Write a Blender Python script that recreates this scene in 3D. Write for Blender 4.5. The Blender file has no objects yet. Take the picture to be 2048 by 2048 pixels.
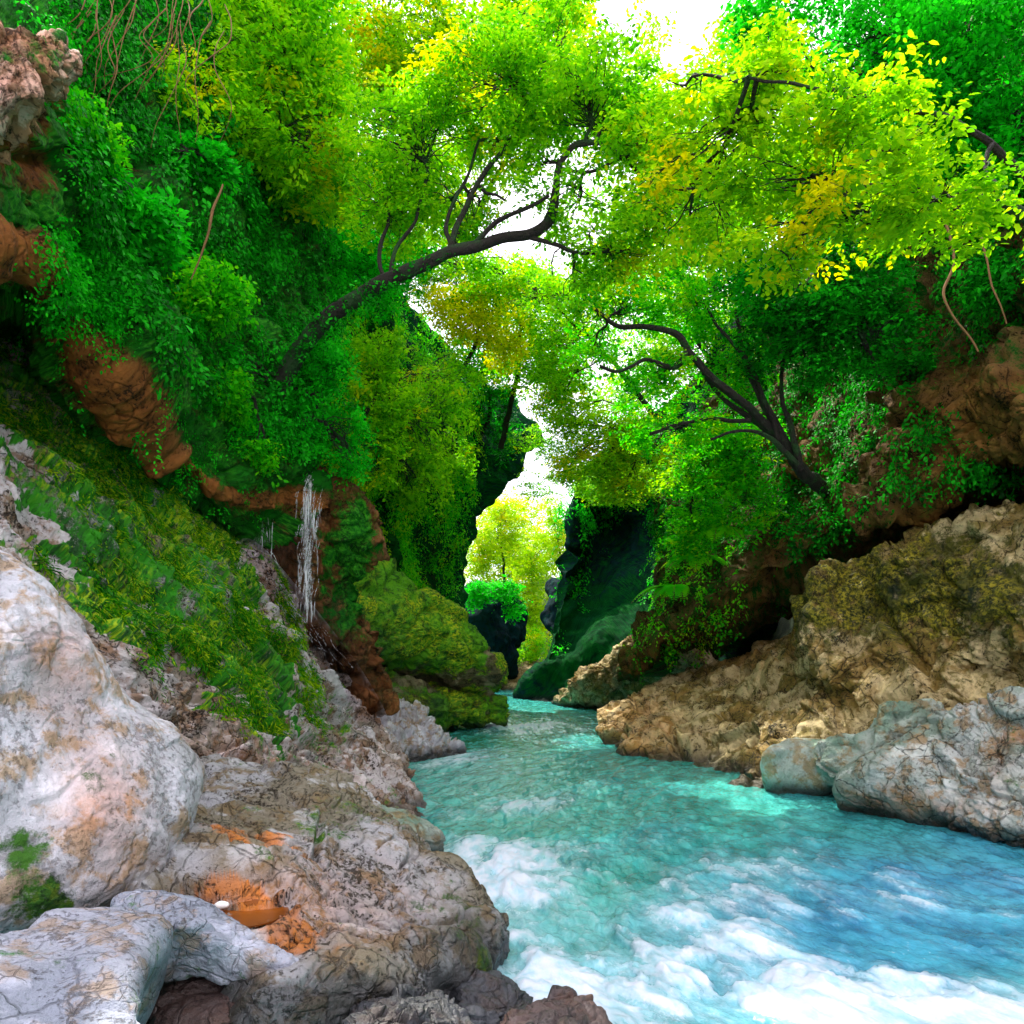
import bpy, math, numpy as np
from mathutils import Vector
R = math.radians
rng = np.random.default_rng(7)

# ------------------------------------------------------------------ camera, sky, sun
F, HOR, CH = 0.80, 0.635, 3.0          # focal length / width, horizon height, eye height
sc = bpy.context.scene
cam = bpy.data.objects.new('camera', bpy.data.cameras.new('camera'))
sc.collection.objects.link(cam); sc.camera = cam
cam.location = (0, 0, CH); cam.rotation_euler = (R(90), 0, 0)
cam.data.sensor_width = 36; cam.data.lens = 36*F; cam.data.shift_y = HOR-0.5
cam.data.clip_start = 0.05; cam.data.clip_end = 2000
SUN_EL, SUN_AZ = 56, -28               # azimuth from +Y (ahead), minus = left
sd = Vector((math.sin(R(SUN_AZ))*math.cos(R(SUN_EL)), math.cos(R(SUN_AZ))*math.cos(R(SUN_EL)), math.sin(R(SUN_EL))))
w = bpy.data.worlds.new('World'); sc.world = w; w.use_nodes = True
nt = w.node_tree; bg = nt.nodes['Background']; bg.inputs[1].default_value = 0.15
sky = nt.nodes.new('ShaderNodeTexSky'); sky.sky_type = 'NISHITA'; sky.sun_disc = False
sky.sun_elevation = R(SUN_EL); sky.sun_rotation = R(SUN_AZ); sky.dust_density = 3.0; sky.air_density = 0.8; sky.ozone_density = 1
# thin bright cloud over most of the sky
tc = nt.nodes.new('ShaderNodeTexCoord'); no = nt.nodes.new('ShaderNodeTexNoise'); no.inputs['Scale'].default_value = 2.2; no.inputs['Detail'].default_value = 6
mr = nt.nodes.new('ShaderNodeMapRange'); mr.inputs[1].default_value = .3; mr.inputs[2].default_value = .6; mr.inputs[3].default_value = .55; mr.inputs[4].default_value = 1
mx = nt.nodes.new('ShaderNodeMix'); mx.data_type = 'RGBA'; mx.inputs[7].default_value = (11.0, 10.4, 11.2, 1)
nt.links.new(tc.outputs['Generated'], no.inputs['Vector']); nt.links.new(no.outputs[0], mr.inputs[0]); nt.links.new(mr.outputs[0], mx.inputs[0])
nt.links.new(sky.outputs[0], mx.inputs[6]); nt.links.new(mx.outputs[2], bg.inputs[0])
sl = bpy.data.lights.new('sun', 'SUN'); sl.energy = 5.0; sl.angle = R(0.6); sl.color = (1, .94, .82)
so = bpy.data.objects.new('sun', sl); sc.collection.objects.link(so); so.rotation_euler = sd.to_track_quat('Z', 'Y').to_euler()
sc.view_settings.view_transform = 'Standard'; sc.view_settings.look = 'None'
sc.view_settings.exposure = 0.9; sc.view_settings.gamma = 1
sc.render.engine = 'CYCLES'
cy = sc.cycles; cy.max_bounces = 5; cy.diffuse_bounces = 3; cy.glossy_bounces = 2; cy.transmission_bounces = 4; cy.transparent_max_bounces = 6
cy.adaptive_threshold = .03; cy.caustics_reflective = False; cy.caustics_refractive = False; cy.sample_clamp_indirect = 6

# ------------------------------------------------------------------ numeric helpers
def P(px, py, Y):
    return np.array([(px/2048-.5)/F*Y, Y, CH+(HOR-py/2048)/F*Y])
PERM = np.random.default_rng(3).permutation(256)
GR = np.random.default_rng(4).normal(size=(256, 3)); GR /= np.linalg.norm(GR, axis=1)[:, None]
FP = np.random.default_rng(5).random((256, 3))
def _h(i): return PERM[(PERM[(PERM[i[:, 0] & 255]+i[:, 1]) & 255]+i[:, 2]) & 255]
def perlin(p):
    i = np.floor(p).astype(np.int64); f = p-i; u = f*f*f*(f*(f*6-15)+10); out = 0
    for dx in (0, 1):
        for dy in (0, 1):
            for dz in (0, 1):
                o = np.array([dx, dy, dz]); g = GR[_h(i+o)]
                wt = np.prod(np.where(o == 1, u, 1-u), axis=1)
                out = out+wt*np.sum(g*(f-o), axis=1)
    return out*1.5
def fbm(p, oct=4, gain=.5):
    a, s, out = 1., 1., 0
    for k in range(oct): out = out+a*perlin(p*s+k*17.3); a *= gain; s *= 2.03
    return out
def worley(p):
    i = np.floor(p).astype(np.int64); f1 = np.full(len(p), 9.); f2 = np.full(len(p), 9.); fid = np.zeros(len(p), int)
    for dx in (-1, 0, 1):
        for dy in (-1, 0, 1):
            for dz in (-1, 0, 1):
                j = i+np.array([dx, dy, dz]); h = _h(j); d = np.linalg.norm(j+FP[h]-p, axis=1)
                m = d < f1; f2 = np.where(m, f1, np.minimum(f2, d)); fid = np.where(m, h, fid); f1 = np.where(m, d, f1)
    return f1, f2, fid
def facets(p, tilt=1.):
    """broken planes: every cell is tilted its own way"""
    i = np.floor(p).astype(np.int64); f1 = np.full(len(p), 9.); f2 = np.full(len(p), 9.); fid = np.zeros(len(p), int); v = np.zeros_like(p)
    for dx in (-1, 0, 1):
        for dy in (-1, 0, 1):
            for dz in (-1, 0, 1):
                j = i+np.array([dx, dy, dz]); h = _h(j); e = p-j-FP[h]; d = np.linalg.norm(e, axis=1)
                m = d < f1; f2 = np.where(m, f1, np.minimum(f2, d)); fid = np.where(m, h, fid); f1 = np.where(m, d, f1); v = np.where(m[:, None], e, v)
    pl = np.sum(v*GR[fid], 1)*tilt+(FP[fid, 0]-.5)*.5
    return pl*sstep(0, .12, f2-f1), np.exp(-((f2-f1)/.06)**2)
def sstep(a, b, x): t = np.clip((x-a)/(b-a), 0, 1); return t*t*(3-2*t)
def catmull(pts, n, closed=False):
    pts = np.asarray(pts, float); m = len(pts)
    if closed: t = np.linspace(0, m, n, endpoint=False)
    else: t = np.linspace(0, m-1, n)
    i = np.floor(t).astype(int)
    if not closed: i = np.minimum(i, m-2)
    f = (t-i).reshape((-1,)+(1,)*(pts.ndim-1))
    if closed: a, b, c, d = pts[(i-1) % m], pts[i % m], pts[(i+1) % m], pts[(i+2) % m]
    else:
        ext = np.concatenate([[2*pts[0]-pts[1]], pts, [2*pts[-1]-pts[-2]]]); a, b, c, d = ext[i], ext[i+1], ext[i+2], ext[i+3]
    return .5*((2*b)+(-a+c)*f+(2*a-5*b+4*c-d)*f*f+(-a+3*b-3*c+d)*f**3)

# ------------------------------------------------------------------ mesh / tagging helpers
def link_mesh(name, V, Q, mat, parent=None, attrs=None, smooth=True, base=True):
    V = np.asarray(V, float); Q = np.asarray(Q, np.int32)
    loc = np.zeros(3)
    if base and parent is None:
        loc = np.array([V[:, 0].mean(), V[:, 1].mean(), V[:, 2].min()])
    elif parent is not None: loc = np.array(parent.location)
    me = bpy.data.meshes.new(name)
    me.vertices.add(len(V)); me.vertices.foreach_set('co', (V-loc).astype(np.float32).ravel())
    me.loops.add(Q.size); me.loops.foreach_set('vertex_index', Q.ravel())
    me.polygons.add(len(Q)); me.polygons.foreach_set('loop_start', np.arange(0, Q.size, Q.shape[1], dtype=np.int32))
    me.polygons.foreach_set('loop_total', np.full(len(Q), Q.shape[1], np.int32))
    if smooth: me.polygons.foreach_set('use_smooth', np.ones(len(Q), bool))
    for k, a in (attrs or {}).items():
        a = np.asarray(a, np.float32)
        if a.ndim == 2: at = me.attributes.new(k, 'FLOAT_VECTOR', 'POINT'); at.data.foreach_set('vector', a.ravel())
        else: at = me.attributes.new(k, 'FLOAT', 'POINT'); at.data.foreach_set('value', a)
    me.update(calc_edges=True); me.validate()
    if mat: me.materials.append(mat)
    o = bpy.data.objects.new(name, me); sc.collection.objects.link(o)
    if parent is not None: o.parent = parent
    else: o.location = loc
    return o
def tag(o, label=None, cat=None, group=None, kind=None):
    if label: o['label'] = label
    if cat: o['category'] = cat
    if group: o['group'] = group
    if kind: o['kind'] = kind
    return o
def empty(name, loc):
    o = bpy.data.objects.new(name, None); sc.collection.objects.link(o); o.location = tuple(loc); o.empty_display_size = .2
    return o

# ------------------------------------------------------------------ node helpers
class NT:
    def __init__(s, name):
        s.m = bpy.data.materials.new(name); s.m.use_nodes = True; s.t = s.m.node_tree; s.t.nodes.clear()
        s.out = s.n('ShaderNodeOutputMaterial'); s.pos = s.n('ShaderNodeNewGeometry').outputs['Position']
    def n(s, k): return s.t.nodes.new(k)
    def set(s, inp, v):
        if isinstance(v, bpy.types.NodeSocket): s.t.links.new(v, inp)
        elif isinstance(v, (tuple, list)) and len(v) == 3 and inp.type == 'RGBA': inp.default_value = (*v, 1)
        else: inp.default_value = v
    def math(s, op, a, b=0.0, c=None, clamp=False):
        n = s.n('ShaderNodeMath'); n.operation = op; n.use_clamp = clamp; s.set(n.inputs[0], a); s.set(n.inputs[1], b)
        if c is not None: s.set(n.inputs[2], c)
        return n.outputs[0]
    def vmath(s, op, a, b):
        n = s.n('ShaderNodeVectorMath'); n.operation = op; s.set(n.inputs[0], a); s.set(n.inputs[1], b); return n.outputs[0]
    def noise(s, scale, detail=5, rough=.55, vec=None, col=False):
        n = s.n('ShaderNodeTexNoise'); s.set(n.inputs['Scale'], scale); s.set(n.inputs['Detail'], detail); s.set(n.inputs['Roughness'], rough)
        s.set(n.inputs['Vector'], vec or s.pos); return n.outputs['Color' if col else 0]
    def vor(s, scale, vec=None, feat='DISTANCE_TO_EDGE', out='Distance'):
        n = s.n('ShaderNodeTexVoronoi'); n.feature = feat; s.set(n.inputs['Scale'], scale); s.set(n.inputs['Vector'], vec or s.pos); return n.outputs[out]
    def mr(s, v, a, b, c=0., d=1., smooth=True):
        n = s.n('ShaderNodeMapRange'); n.interpolation_type = 'SMOOTHSTEP' if smooth else 'LINEAR'; s.set(n.inputs[0], v)
        for i, x in enumerate((a, b, c, d)): s.set(n.inputs[i+1], x)
        return n.outputs[0]
    def mix(s, f, a, b, mode='MIX'):
        n = s.n('ShaderNodeMix'); n.data_type = 'RGBA'; n.blend_type = mode; s.set(n.inputs[0], f); s.set(n.inputs[6], a); s.set(n.inputs[7], b); return n.outputs[2]
    def attr(s, name, vec=False):
        n = s.n('ShaderNodeAttribute'); n.attribute_name = name; return n.outputs['Vector' if vec else 'Fac']
    def bump(s, h, strength, dist, nrm=None):
        n = s.n('ShaderNodeBump'); s.set(n.inputs['Strength'], strength); s.set(n.inputs['Distance'], dist); s.set(n.inputs['Height'], h)
        if nrm: s.set(n.inputs['Normal'], nrm)
        return n.outputs[0]
    def bsdf(s, col, rough=.8, nrm=None, **kw):
        n = s.n('ShaderNodeBsdfPrincipled'); s.set(n.inputs['Base Color'], col); s.set(n.inputs['Roughness'], rough)
        if nrm: s.set(n.inputs['Normal'], nrm)
        for k, v in kw.items(): s.set(n.inputs[k.replace('_', ' ')], v)
        return n.outputs[0]
    def done(s, sh): s.t.links.new(sh, s.out.inputs[0]); return s.m

def rock_mat(name, c1, c2, c3, brown=(.30, .10, .03), cs=1.6, crack=.7, m=((.01, .06, .004), (.05, .22, .01), (.22, .30, .01)), speck=.5, streak=(1, 1), spec=.35):
    n = NT(name); st = n.attr('st', True)
    nz = n.noise(1.1, 4, col=True); sub = n.vmath('SUBTRACT', nz, (.5, .5, .5)); wp = n.vmath('ADD', n.pos, n.vmath('MULTIPLY', sub, (.5, .5, .5)))
    n1 = n.noise(.7, 5, .6); n2 = n.noise(3.1, 7, .68); n4 = n.noise(1.7, 6, .62, vec=wp); fine = n.noise(19, 5, .72)
    col = n.mix(n.mr(n1, .42, .58), c1, c2)
    col = n.mix(n.math('MULTIPLY', n.mr(n2, .48, .60), .85), col, c3)
    col = n.mix(n.mr(n4, .54, .64, 0, .7), col, tuple(min(1, x*1.5) for x in c1))
    tan = n.math('MULTIPLY', n.attr('tan'), n.mr(n2, .25, .7, .7, 1.0))
    bc = n.mix(n.mr(n4, .38, .62), brown, tuple(x*2. for x in brown))
    col = n.mix(tan, col, bc)
    dk = n.mr(n.math('ADD', n.math('MULTIPLY', n4, .45), n.math('MULTIPLY', fine, .55)), .46, .40)          # dark lichen and pores
    col = n.mix(n.math('MULTIPLY', dk, speck), col, tuple(x*.14 for x in c3))
    e1 = n.vor(cs, wp); e2 = n.vor(cs*3.3, wp)
    k1 = n.math('MULTIPLY', n.mr(e1, 0, .024, 1, 0), n.mr(fine, .38, .55, .25, 1)); k2 = n.math('MULTIPLY', n.mr(e2, 0, .055, 1, 0), n.mr(n2, .44, .56))
    kk = n.math('MAXIMUM', k1, n.math('MULTIPLY', k2, .85))
    kk = n.math('MULTIPLY', kk, n.mr(n.math('ADD', n1, n.math('MULTIPLY', fine, .3)), .52, .68, .0, 1))
    col = n.mix(n.math('MULTIPLY', kk, crack), col, tuple(x*.10 for x in c2))
    sv = n.vmath('MULTIPLY', st, (streak[0], streak[1], 1))
    ms = n.noise(2.6, 7, .72, vec=sv); mf = n.noise(13, 5, .72, vec=sv)
    mm = n.mr(n.math('ADD', n.attr('moss'), n.math('MULTIPLY', n.math('SUBTRACT', n.math('ADD', n.math('MULTIPLY', n4, .35), n.math('ADD', n.math('MULTIPLY', ms, .4), n.math('MULTIPLY', fine, .25))), .5), 3.0)), .40, .68)
    mc = n.mix(n.mr(ms, .40, .54), m[0], m[1]); mc = n.mix(n.math('MULTIPLY', n.mr(n1, .42, .6), n.mr(mf, .46, .60)), mc, m[2]); mc = n.mix(n.mr(mf, .47, .38, 0, .8), mc, m[0])
    col = n.mix(mm, col, mc)
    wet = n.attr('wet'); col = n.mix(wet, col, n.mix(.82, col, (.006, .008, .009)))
    h = n.math('ADD', n2, n.math('MULTIPLY', fine, .40)); h = n.math('SUBTRACT', h, n.math('MULTIPLY', kk, .35)); h = n.math('SUBTRACT', h, n.math('MULTIPLY', dk, .12))
    hm = n.math('ADD', n.math('MULTIPLY', ms, .8), n.math('MULTIPLY', mf, .8))
    mixh = n.math('ADD', n.math('MULTIPLY', h, n.math('SUBTRACT', 1., mm)), n.math('MULTIPLY', hm, mm))
    b = n.bump(mixh, .8, .09)
    ro = n.math('SUBTRACT', n.mr(n2, .3, .7, .62, .9), n.math('MULTIPLY', wet, .42))
    return n.done(n.bsdf(col, ro, b, Specular_IOR_Level=spec))

def leaf_mat(name, dark, mid, lite, trans=.5, yel=.0, ycol=(.62, .50, .0), patch=.9):
    n = NT(name); a = n.attr('tint'); n1 = n.noise(patch, 3, .5)
    v = n.math('ADD', n.math('MULTIPLY', a, .55), n.math('MULTIPLY', n1, .55))
    col = n.mix(n.mr(v, .30, .52), dark, mid); col = n.mix(n.mr(v, .52, .78), col, lite)
    if yel: col = n.mix(n.mr(n.math('ADD', n.noise(patch*.6, 2), n.math('MULTIPLY', a, .18)), .72-yel, .82-yel), col, ycol)
    d = n.bsdf(col, .5, Specular_IOR_Level=.10)
    t = n.n('ShaderNodeBsdfTranslucent'); n.set(t.inputs[0], n.mix(1., col, (1.25, 1.25, .7), 'MULTIPLY'))
    m = n.n('ShaderNodeMixShader'); m.inputs[0].default_value = trans; n.t.links.new(d, m.inputs[1]); n.t.links.new(t.outputs[0], m.inputs[2])
    return n.done(m.outputs[0])

# ------------------------------------------------------------------ shape builders
def grid_quads(a, b, closed_b=False, off=0):
    i, j = np.meshgrid(np.arange(a-1), np.arange(b if closed_b else b-1), indexing='ij'); j2 = (j+1) % b
    return (np.stack([i*b+j, i*b+j2, (i+1)*b+j2, (i+1)*b+j], -1).reshape(-1, 4)+off).astype(np.int32)
def grid_normals(G, closed=False):
    if closed: du = np.roll(G, -1, 1)-np.roll(G, 1, 1)
    else: du = np.gradient(G, axis=1)
    dv = np.gradient(G, axis=0); N = np.cross(du, dv); return N/(np.linalg.norm(N, axis=2, keepdims=True)+1e-9)
class Surf: pass
def patch(ctrl, nr, nc, disp, thick=2.0, toward=(0, 0, CH)):
    """ctrl: rows of (px,py,Y); disp(p,s,t)->offset along the normal that faces the gorge"""
    C = np.array([[P(*c) for c in row] for row in ctrl])
    G = catmull(C, nr); G = np.swapaxes(catmull(np.swapaxes(G, 0, 1), nc), 0, 1)
    N = grid_normals(G)
    if np.sum(N*(np.array(toward)-G)) < 0: N = -N
    s = np.concatenate([np.zeros((nr, 1)), np.cumsum(np.linalg.norm(np.diff(G, axis=1), axis=2), 1)], 1)
    t = np.concatenate([np.zeros((1, nc)), np.cumsum(np.linalg.norm(np.diff(G, axis=0), axis=2), 0)], 0)
    p = G.reshape(-1, 3); U = np.broadcast_to(np.linspace(0, 1, nc)[None], (nr, nc)).ravel(); Vv = np.broadcast_to(np.linspace(0, 1, nr)[:, None], (nr, nc)).ravel()
    d = disp(p, s.ravel(), t.ravel(), U, Vv)
    G2 = G+N*d.reshape(nr, nc, 1)
    # closed skirt so that the sheet has a body behind it
    def ring(Gx, Nx, k):
        up = np.concatenate([Gx[:1]-Nx[:1]*k, Gx, Gx[-1:]-Nx[-1:]*k], 0); n2 = np.concatenate([Nx[:1], Nx, Nx[-1:]], 0)
        return np.concatenate([up[:, :1]-n2[:, :1]*k, up, up[:, -1:]-n2[:, -1:]*k], 1)
    o = Surf(); o.G, o.N, o.d = G2, grid_normals(G2), d.reshape(nr, nc)
    if np.sum(o.N*N) < 0: o.N = -o.N
    o.U, o.V = U.reshape(nr, nc), Vv.reshape(nr, nc)
    full = ring(G2, N, thick); o.V3 = full.reshape(-1, 3); o.Q = grid_quads(nr+2, nc+2)
    pad = lambda a: np.pad(a.reshape(nr, nc), 1, mode='edge').ravel()
    o.s, o.t, o.u, o.v = pad(s.ravel()), pad(t.ravel()), pad(U), pad(Vv); o.disp = pad(d)
    pos = o.V3; o.st = np.stack([o.s, o.t, np.zeros_like(o.s)], 1)
    return o
def blob(outline, T, Tb=None, e=.6, n=220, m=120, disp=None, push=0.):
    Rr = catmull(np.array([P(*q) for q in outline]), n, closed=True); C = Rr.mean(0)
    A = np.linalg.svd(Rr-C)[2][2]
    if np.dot(A, np.array([0, 0, CH])-C) < 0: A = -A
    Tb = Tb or T; ph = np.linspace(-1, 1, m)*(math.pi/2)
    cs = np.maximum(np.cos(ph), 0); cs[0] = cs[-1] = 0; sn = np.sign(ph)*np.sqrt(1-np.minimum(cs, 1)**(2/e)); th = np.where(sn > 0, sn*T, sn*Tb)
    G = C+(Rr-C)[None]*cs[:, None, None]+A*th[:, None, None]
    N = grid_normals(G, True)
    if np.sum(N*(G-C)) < 0: N = -N
    N[0] = -A; N[-1] = A
    if disp is not None: G = G+N*disp(G.reshape(-1, 3)).reshape(m, n, 1)
    o = Surf(); o.V3 = G.reshape(-1, 3); o.Q = grid_quads(m, n, True); o.st = o.V3.copy()
    N = grid_normals(G, True); N = -N if np.sum(N*(G-C)) < 0 else N
    o.G, o.N = G, N
    return o
def join(surfs):
    V, Q, S, off = [], [], [], 0
    for s in surfs: V.append(s.V3); Q.append(s.Q+off); S.append(s.st); off += len(s.V3)
    o = Surf(); o.V3, o.Q, o.st = np.concatenate(V), np.concatenate(Q), np.concatenate(S); return o
def px_of(V): return (V[:, 0]/V[:, 1]*F+.5)*2048, (HOR-(V[:, 2]-CH)/V[:, 1]*F)*2048
def px_w(V, a=45):
    px, py = px_of(V); k = V[:, 1]/14
    w1 = (fbm(V*1.1, 4, .6)+.0)*a/k; w2 = fbm(V*1.1+40, 4, .6)*a/k
    return px+w1, py+w2
def rock(name, s, mat, label, cat='rock', moss=0., tan=0., wet=None, group=None, kind=None):
    k = len(s.V3); f = lambda a: (a(s) if callable(a) else np.full(k, float(a)))
    wt = f(wet) if wet is not None else 0
    wl = np.clip(1-(s.V3[:, 2]-.10-.12*perlin(s.V3*1.7))/.28, 0, 1)       # a wet band along the waterline
    o = link_mesh(name, s.V3, s.Q, mat, attrs={'moss': f(moss), 'tan': f(tan), 'wet': np.clip(np.maximum(wl, wt), 0, 1), 'st': s.st})
    return tag(o, label, cat, group, kind)

def rockdisp(a=.25, f=.6, fac=.12, fs=1.1, fine=.03, crk=.06):
    def d(p, *x):
        q = p+.35*np.stack([perlin(p*.8+9), perlin(p*.8+31), perlin(p*.8+57)], 1)
        a1, c1 = facets(q*fs); a2, c2 = facets(q*fs*2.7+5); a3, c3 = facets(p*fs*6.3+9)
        return a*fbm(p*f, 3)+fine*fbm(p*5, 4, .6)+fac*1.3*a1-crk*c1+fac*.5*a2-crk*.5*c2+fac*.2*a3-crk*.2*c3
    return d

# leaves: each leaf is a folded pointed oval of two quads
LT = np.array([[0, 0, 0], [.30, .27, .07], [.68, .22, .05], [1, 0, -.04], [.68, -.22, .05], [.30, -.27, .07]])
LQ = np.array([[0, 3, 2, 1], [0, 5, 4, 3]])
def leaves(C, X, Nn, size, tint, slim=1.):
    """C centres, X leaf direction, Nn leaf normal (all n x 3)"""
    X = X/np.linalg.norm(X, axis=1, keepdims=True); Y = np.cross(Nn, X); Y /= np.linalg.norm(Y, axis=1, keepdims=True)+1e-9; Z = np.cross(X, Y)
    s = size[:, None, None]
    V = C[:, None]+s*(LT[None, :, 0:1]*X[:, None]+slim*LT[None, :, 1:2]*Y[:, None]+LT[None, :, 2:3]*Z[:, None])
    n = len(C); Q = (LQ[None]+np.arange(n)[:, None, None]*6).reshape(-1, 4)
    return V.reshape(-1, 3), Q, np.repeat(tint, 6)
def sprays(C, size, K=26, L=.55, up=None, flat=.35, droop=.25, dirs=None, r=rng, wid=.45, slim=1.):
    """leafy twigs at the points C: flat fans of K leaves along a drooping twig"""
    n = len(C); nrm = r.normal(size=(n, 3))*flat+(np.array([0, 0, 1.]) if up is None else up); nrm /= np.linalg.norm(nrm, axis=1, keepdims=True)
    d = r.normal(size=(n, 3)) if dirs is None else dirs+r.normal(size=(n, 3))*.45
    d -= nrm*np.sum(d*nrm, 1, keepdims=True); d /= np.linalg.norm(d, axis=1, keepdims=True)+1e-9; side = np.cross(nrm, d)
    Ls = L*r.uniform(.6, 1.3, n)
    t = r.random((n, K)); sg = r.choice([-1., 1.], (n, K)); off = r.uniform(.05, 1, (n, K))*wid*(1-.6*t)
    pos = C[:, None]+Ls[:, None, None]*((t-.5)[..., None]*d[:, None]+(sg*off)[..., None]*side[:, None])
    pos[..., 2] -= droop*Ls[:, None]*(t**2+off**2)
    pos += r.normal(size=pos.shape)*size*.35
    ld = d[:, None]*r.uniform(.3, 1.2, (n, K, 1))+side[:, None]*(sg[..., None]*r.uniform(.4, 1.2, (n, K, 1))); ld[..., 2] -= r.uniform(0, .7, (n, K))
    ln = nrm[:, None]+r.normal(size=(n, K, 3))*.38
    tn = np.clip(r.normal(.5, .22, (n, 1))+r.normal(0, .17, (n, K)), 0, 1)
    return leaves(pos.reshape(-1, 3), ld.reshape(-1, 3), ln.reshape(-1, 3), size*r.uniform(.5, 1.4, n*K), tn.ravel(), slim)
def tubes(paths, sides=6):
    V, Q, off = [], [], 0; ang = np.linspace(0, 2*math.pi, sides, endpoint=False)
    for pts, rad in paths:
        pts = np.asarray(pts, float); m = len(pts); T = np.gradient(pts, axis=0); T /= np.linalg.norm(T, axis=1, keepdims=True)+1e-9
        a = np.cross(T, [0.12, 0.95, .2]); a /= np.linalg.norm(a, axis=1, keepdims=True)+1e-9; b = np.cross(T, a)
        rad = np.asarray(rad)[:, None, None]*np.ones((1, sides, 1))
        if sides > 12: rad = rad*(1+.22*fbm(np.stack([np.broadcast_to(np.cos(ang)[None]*3.2, (m, sides)), np.broadcast_to(np.sin(ang)[None]*3.2, (m, sides)), np.broadcast_to(np.linspace(0, m*.09, m)[:, None], (m, sides))], -1).reshape(-1, 3), 3).reshape(m, sides, 1))
        g = pts[:, None]+rad*(np.cos(ang)[None, :, None]*a[:, None]+np.sin(ang)[None, :, None]*b[:, None])
        V.append(g.reshape(-1, 3)); Q.append(grid_quads(m, sides, True, off)); off += m*sides
    return np.concatenate(V), np.concatenate(Q)
def limb(a, b, r0, r1, n=10, wob=.12, sag=.0, seed=None):
    t = np.linspace(0, 1, n)[:, None]; p = a+(b-a)*t; L = np.linalg.norm(b-a)
    q = np.concatenate([p*.9/max(L, .5)*2+rng.uniform(0, 50)], 1); wv = np.stack([perlin(q), perlin(q+7), perlin(q+13)], 1)*L*wob*np.sin(t*math.pi)
    p = p+wv; p[:, 2] += sag*L*np.sin(t[:, 0]*math.pi)
    return p, np.linspace(r0, r1, n)
def pxtube(pts, n=40, wob=.03):
    a = np.array([[*P(x, y, Y), rp*(.78 if rp > 3 else 1)*Y/1638.4] for x, y, Y, rp in pts]); c = catmull(a, n)
    q = c[:, :3]*1.6; c[:, :3] += wob*np.stack([perlin(q), perlin(q+5), perlin(q+11)], 1)
    return c[:, :3], np.maximum(c[:, 3], .004)*(1+.12*perlin(c[:, :3]*3))

def blob_points(b, gap=.0, freq=.8):
    px, py, Y, rx, ry, ry_depth, n = b
    c = P(px, py, Y); k = Y/1638.4
    u = rng.normal(size=(n*3, 3)); u /= np.linalg.norm(u, axis=1, keepdims=True); u *= rng.random((n*3, 1))**.42
    p = c+u*np.array([rx*k, ry_depth, ry*k])
    g = perlin(p*freq+3.3)+.5*perlin(p*freq*2.3); p = p[g > gap][:n]
    return c, p
def tree(name, label, cat, base, paths, blobs, lmat, bmat, size=.11, K=26, L=.55, gap=-.12, freq=.8, group=None, flat=.35, droop=.25, twigs=.25, up=None, wid=.45):
    """tree > trunk, crown"""
    root = empty(name, P(*base)); tag(root, label, cat, group)
    VV, QQ, TT, off, tw = [], [], [], 0, []
    trunk_pts = np.concatenate([p for p, r_ in paths]) if paths else np.array([P(*base)])
    for b in blobs:
        c, p = blob_points(b, gap, freq)
        if not len(p): continue
        V, Q, T = sprays(p, size, K, L, flat=flat, droop=droop, up=up, wid=wid); VV.append(V); QQ.append(Q+off); TT.append(T); off += len(V)
        j = np.argmin(np.linalg.norm(trunk_pts-c, axis=1)); hub = c
        lp, lr = limb(trunk_pts[j], hub, .035, .018, 10, .2); tw.append((lp, lr))
        for q in p[rng.random(len(p)) < twigs]:
            i = rng.integers(3, 10); tw.append(limb(lp[i], q, .013, .004, 6, .25))
    crown = link_mesh('crown', np.concatenate(VV), np.concatenate(QQ), lmat, root, {'tint': np.concatenate(TT)}, smooth=False)
    V, Q = tubes(list(paths), 18); V2, Q2 = tubes(tw, 4) if tw else (np.zeros((0, 3)), np.zeros((0, 4), int))
    link_mesh('trunk', np.concatenate([V, V2]), np.concatenate([Q, Q2+len(V)]), bmat, root, {'st': np.zeros((len(V)+len(V2), 3))})
    return root
def surf_points(s, n, wfun, lift=.1):
    """n random places on a surface, weighted by wfun(px,py,pos,normal)"""
    nr, nc = s.G.shape[:2]; i = rng.integers(0, nr-1, n*6); j = rng.integers(0, nc-1, n*6); a = rng.random((n*6, 1)); b = rng.random((n*6, 1))
    p = s.G[i, j]*(1-a)*(1-b)+s.G[i+1, j]*a*(1-b)+s.G[i, j+1]*(1-a)*b+s.G[i+1, j+1]*a*b; N = s.N[i, j]
    area = np.linalg.norm(np.cross(s.G[i+1, j]-s.G[i, j], s.G[i, j+1]-s.G[i, j]), axis=1)
    px, py = px_of(p); wt = area*np.maximum(wfun(px, py, p, N), 0)
    if wt.sum() <= 0: return p[:0], N[:0]
    k = rng.choice(len(p), n, p=wt/wt.sum()); return p[k]+N[k]*lift*rng.random((n, 1)), N[k]
def cover(name, label, s, n, wfun, lmat, size=.06, K=14, L=.3, lift=.25, droop=.5, cat='ivy', kind='stuff', upmix=.5, dirs=(0, 0, -1.), wid=.45, flat=.5, slim=1.):
    p, N = surf_points(s, n, wfun, lift); up = N+np.array([0, 0, upmix])
    V, Q, T = sprays(p, size, K, L, up=up, flat=flat, droop=droop, dirs=np.array(dirs)[None], wid=wid, slim=slim)
    return tag(link_mesh(name, V, Q, lmat, attrs={'tint': T}, smooth=False), label, cat, kind=kind)
def inside(px, py, poly):
    x, y = np.asarray(px), np.asarray(py); c = np.zeros(x.shape, bool); n = len(poly)
    for i in range(n):
        (x1, y1), (x2, y2) = poly[i], poly[(i+1) % n]
        c ^= ((y1 > y) != (y2 > y)) & (x < (x2-x1)*(y-y1)/(y2-y1+1e-9)+x1)
    return c
def g2(px, py, cx, cy, rx, ry): return np.exp(-((px-cx)/rx)**2-((py-cy)/ry)**2)

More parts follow.
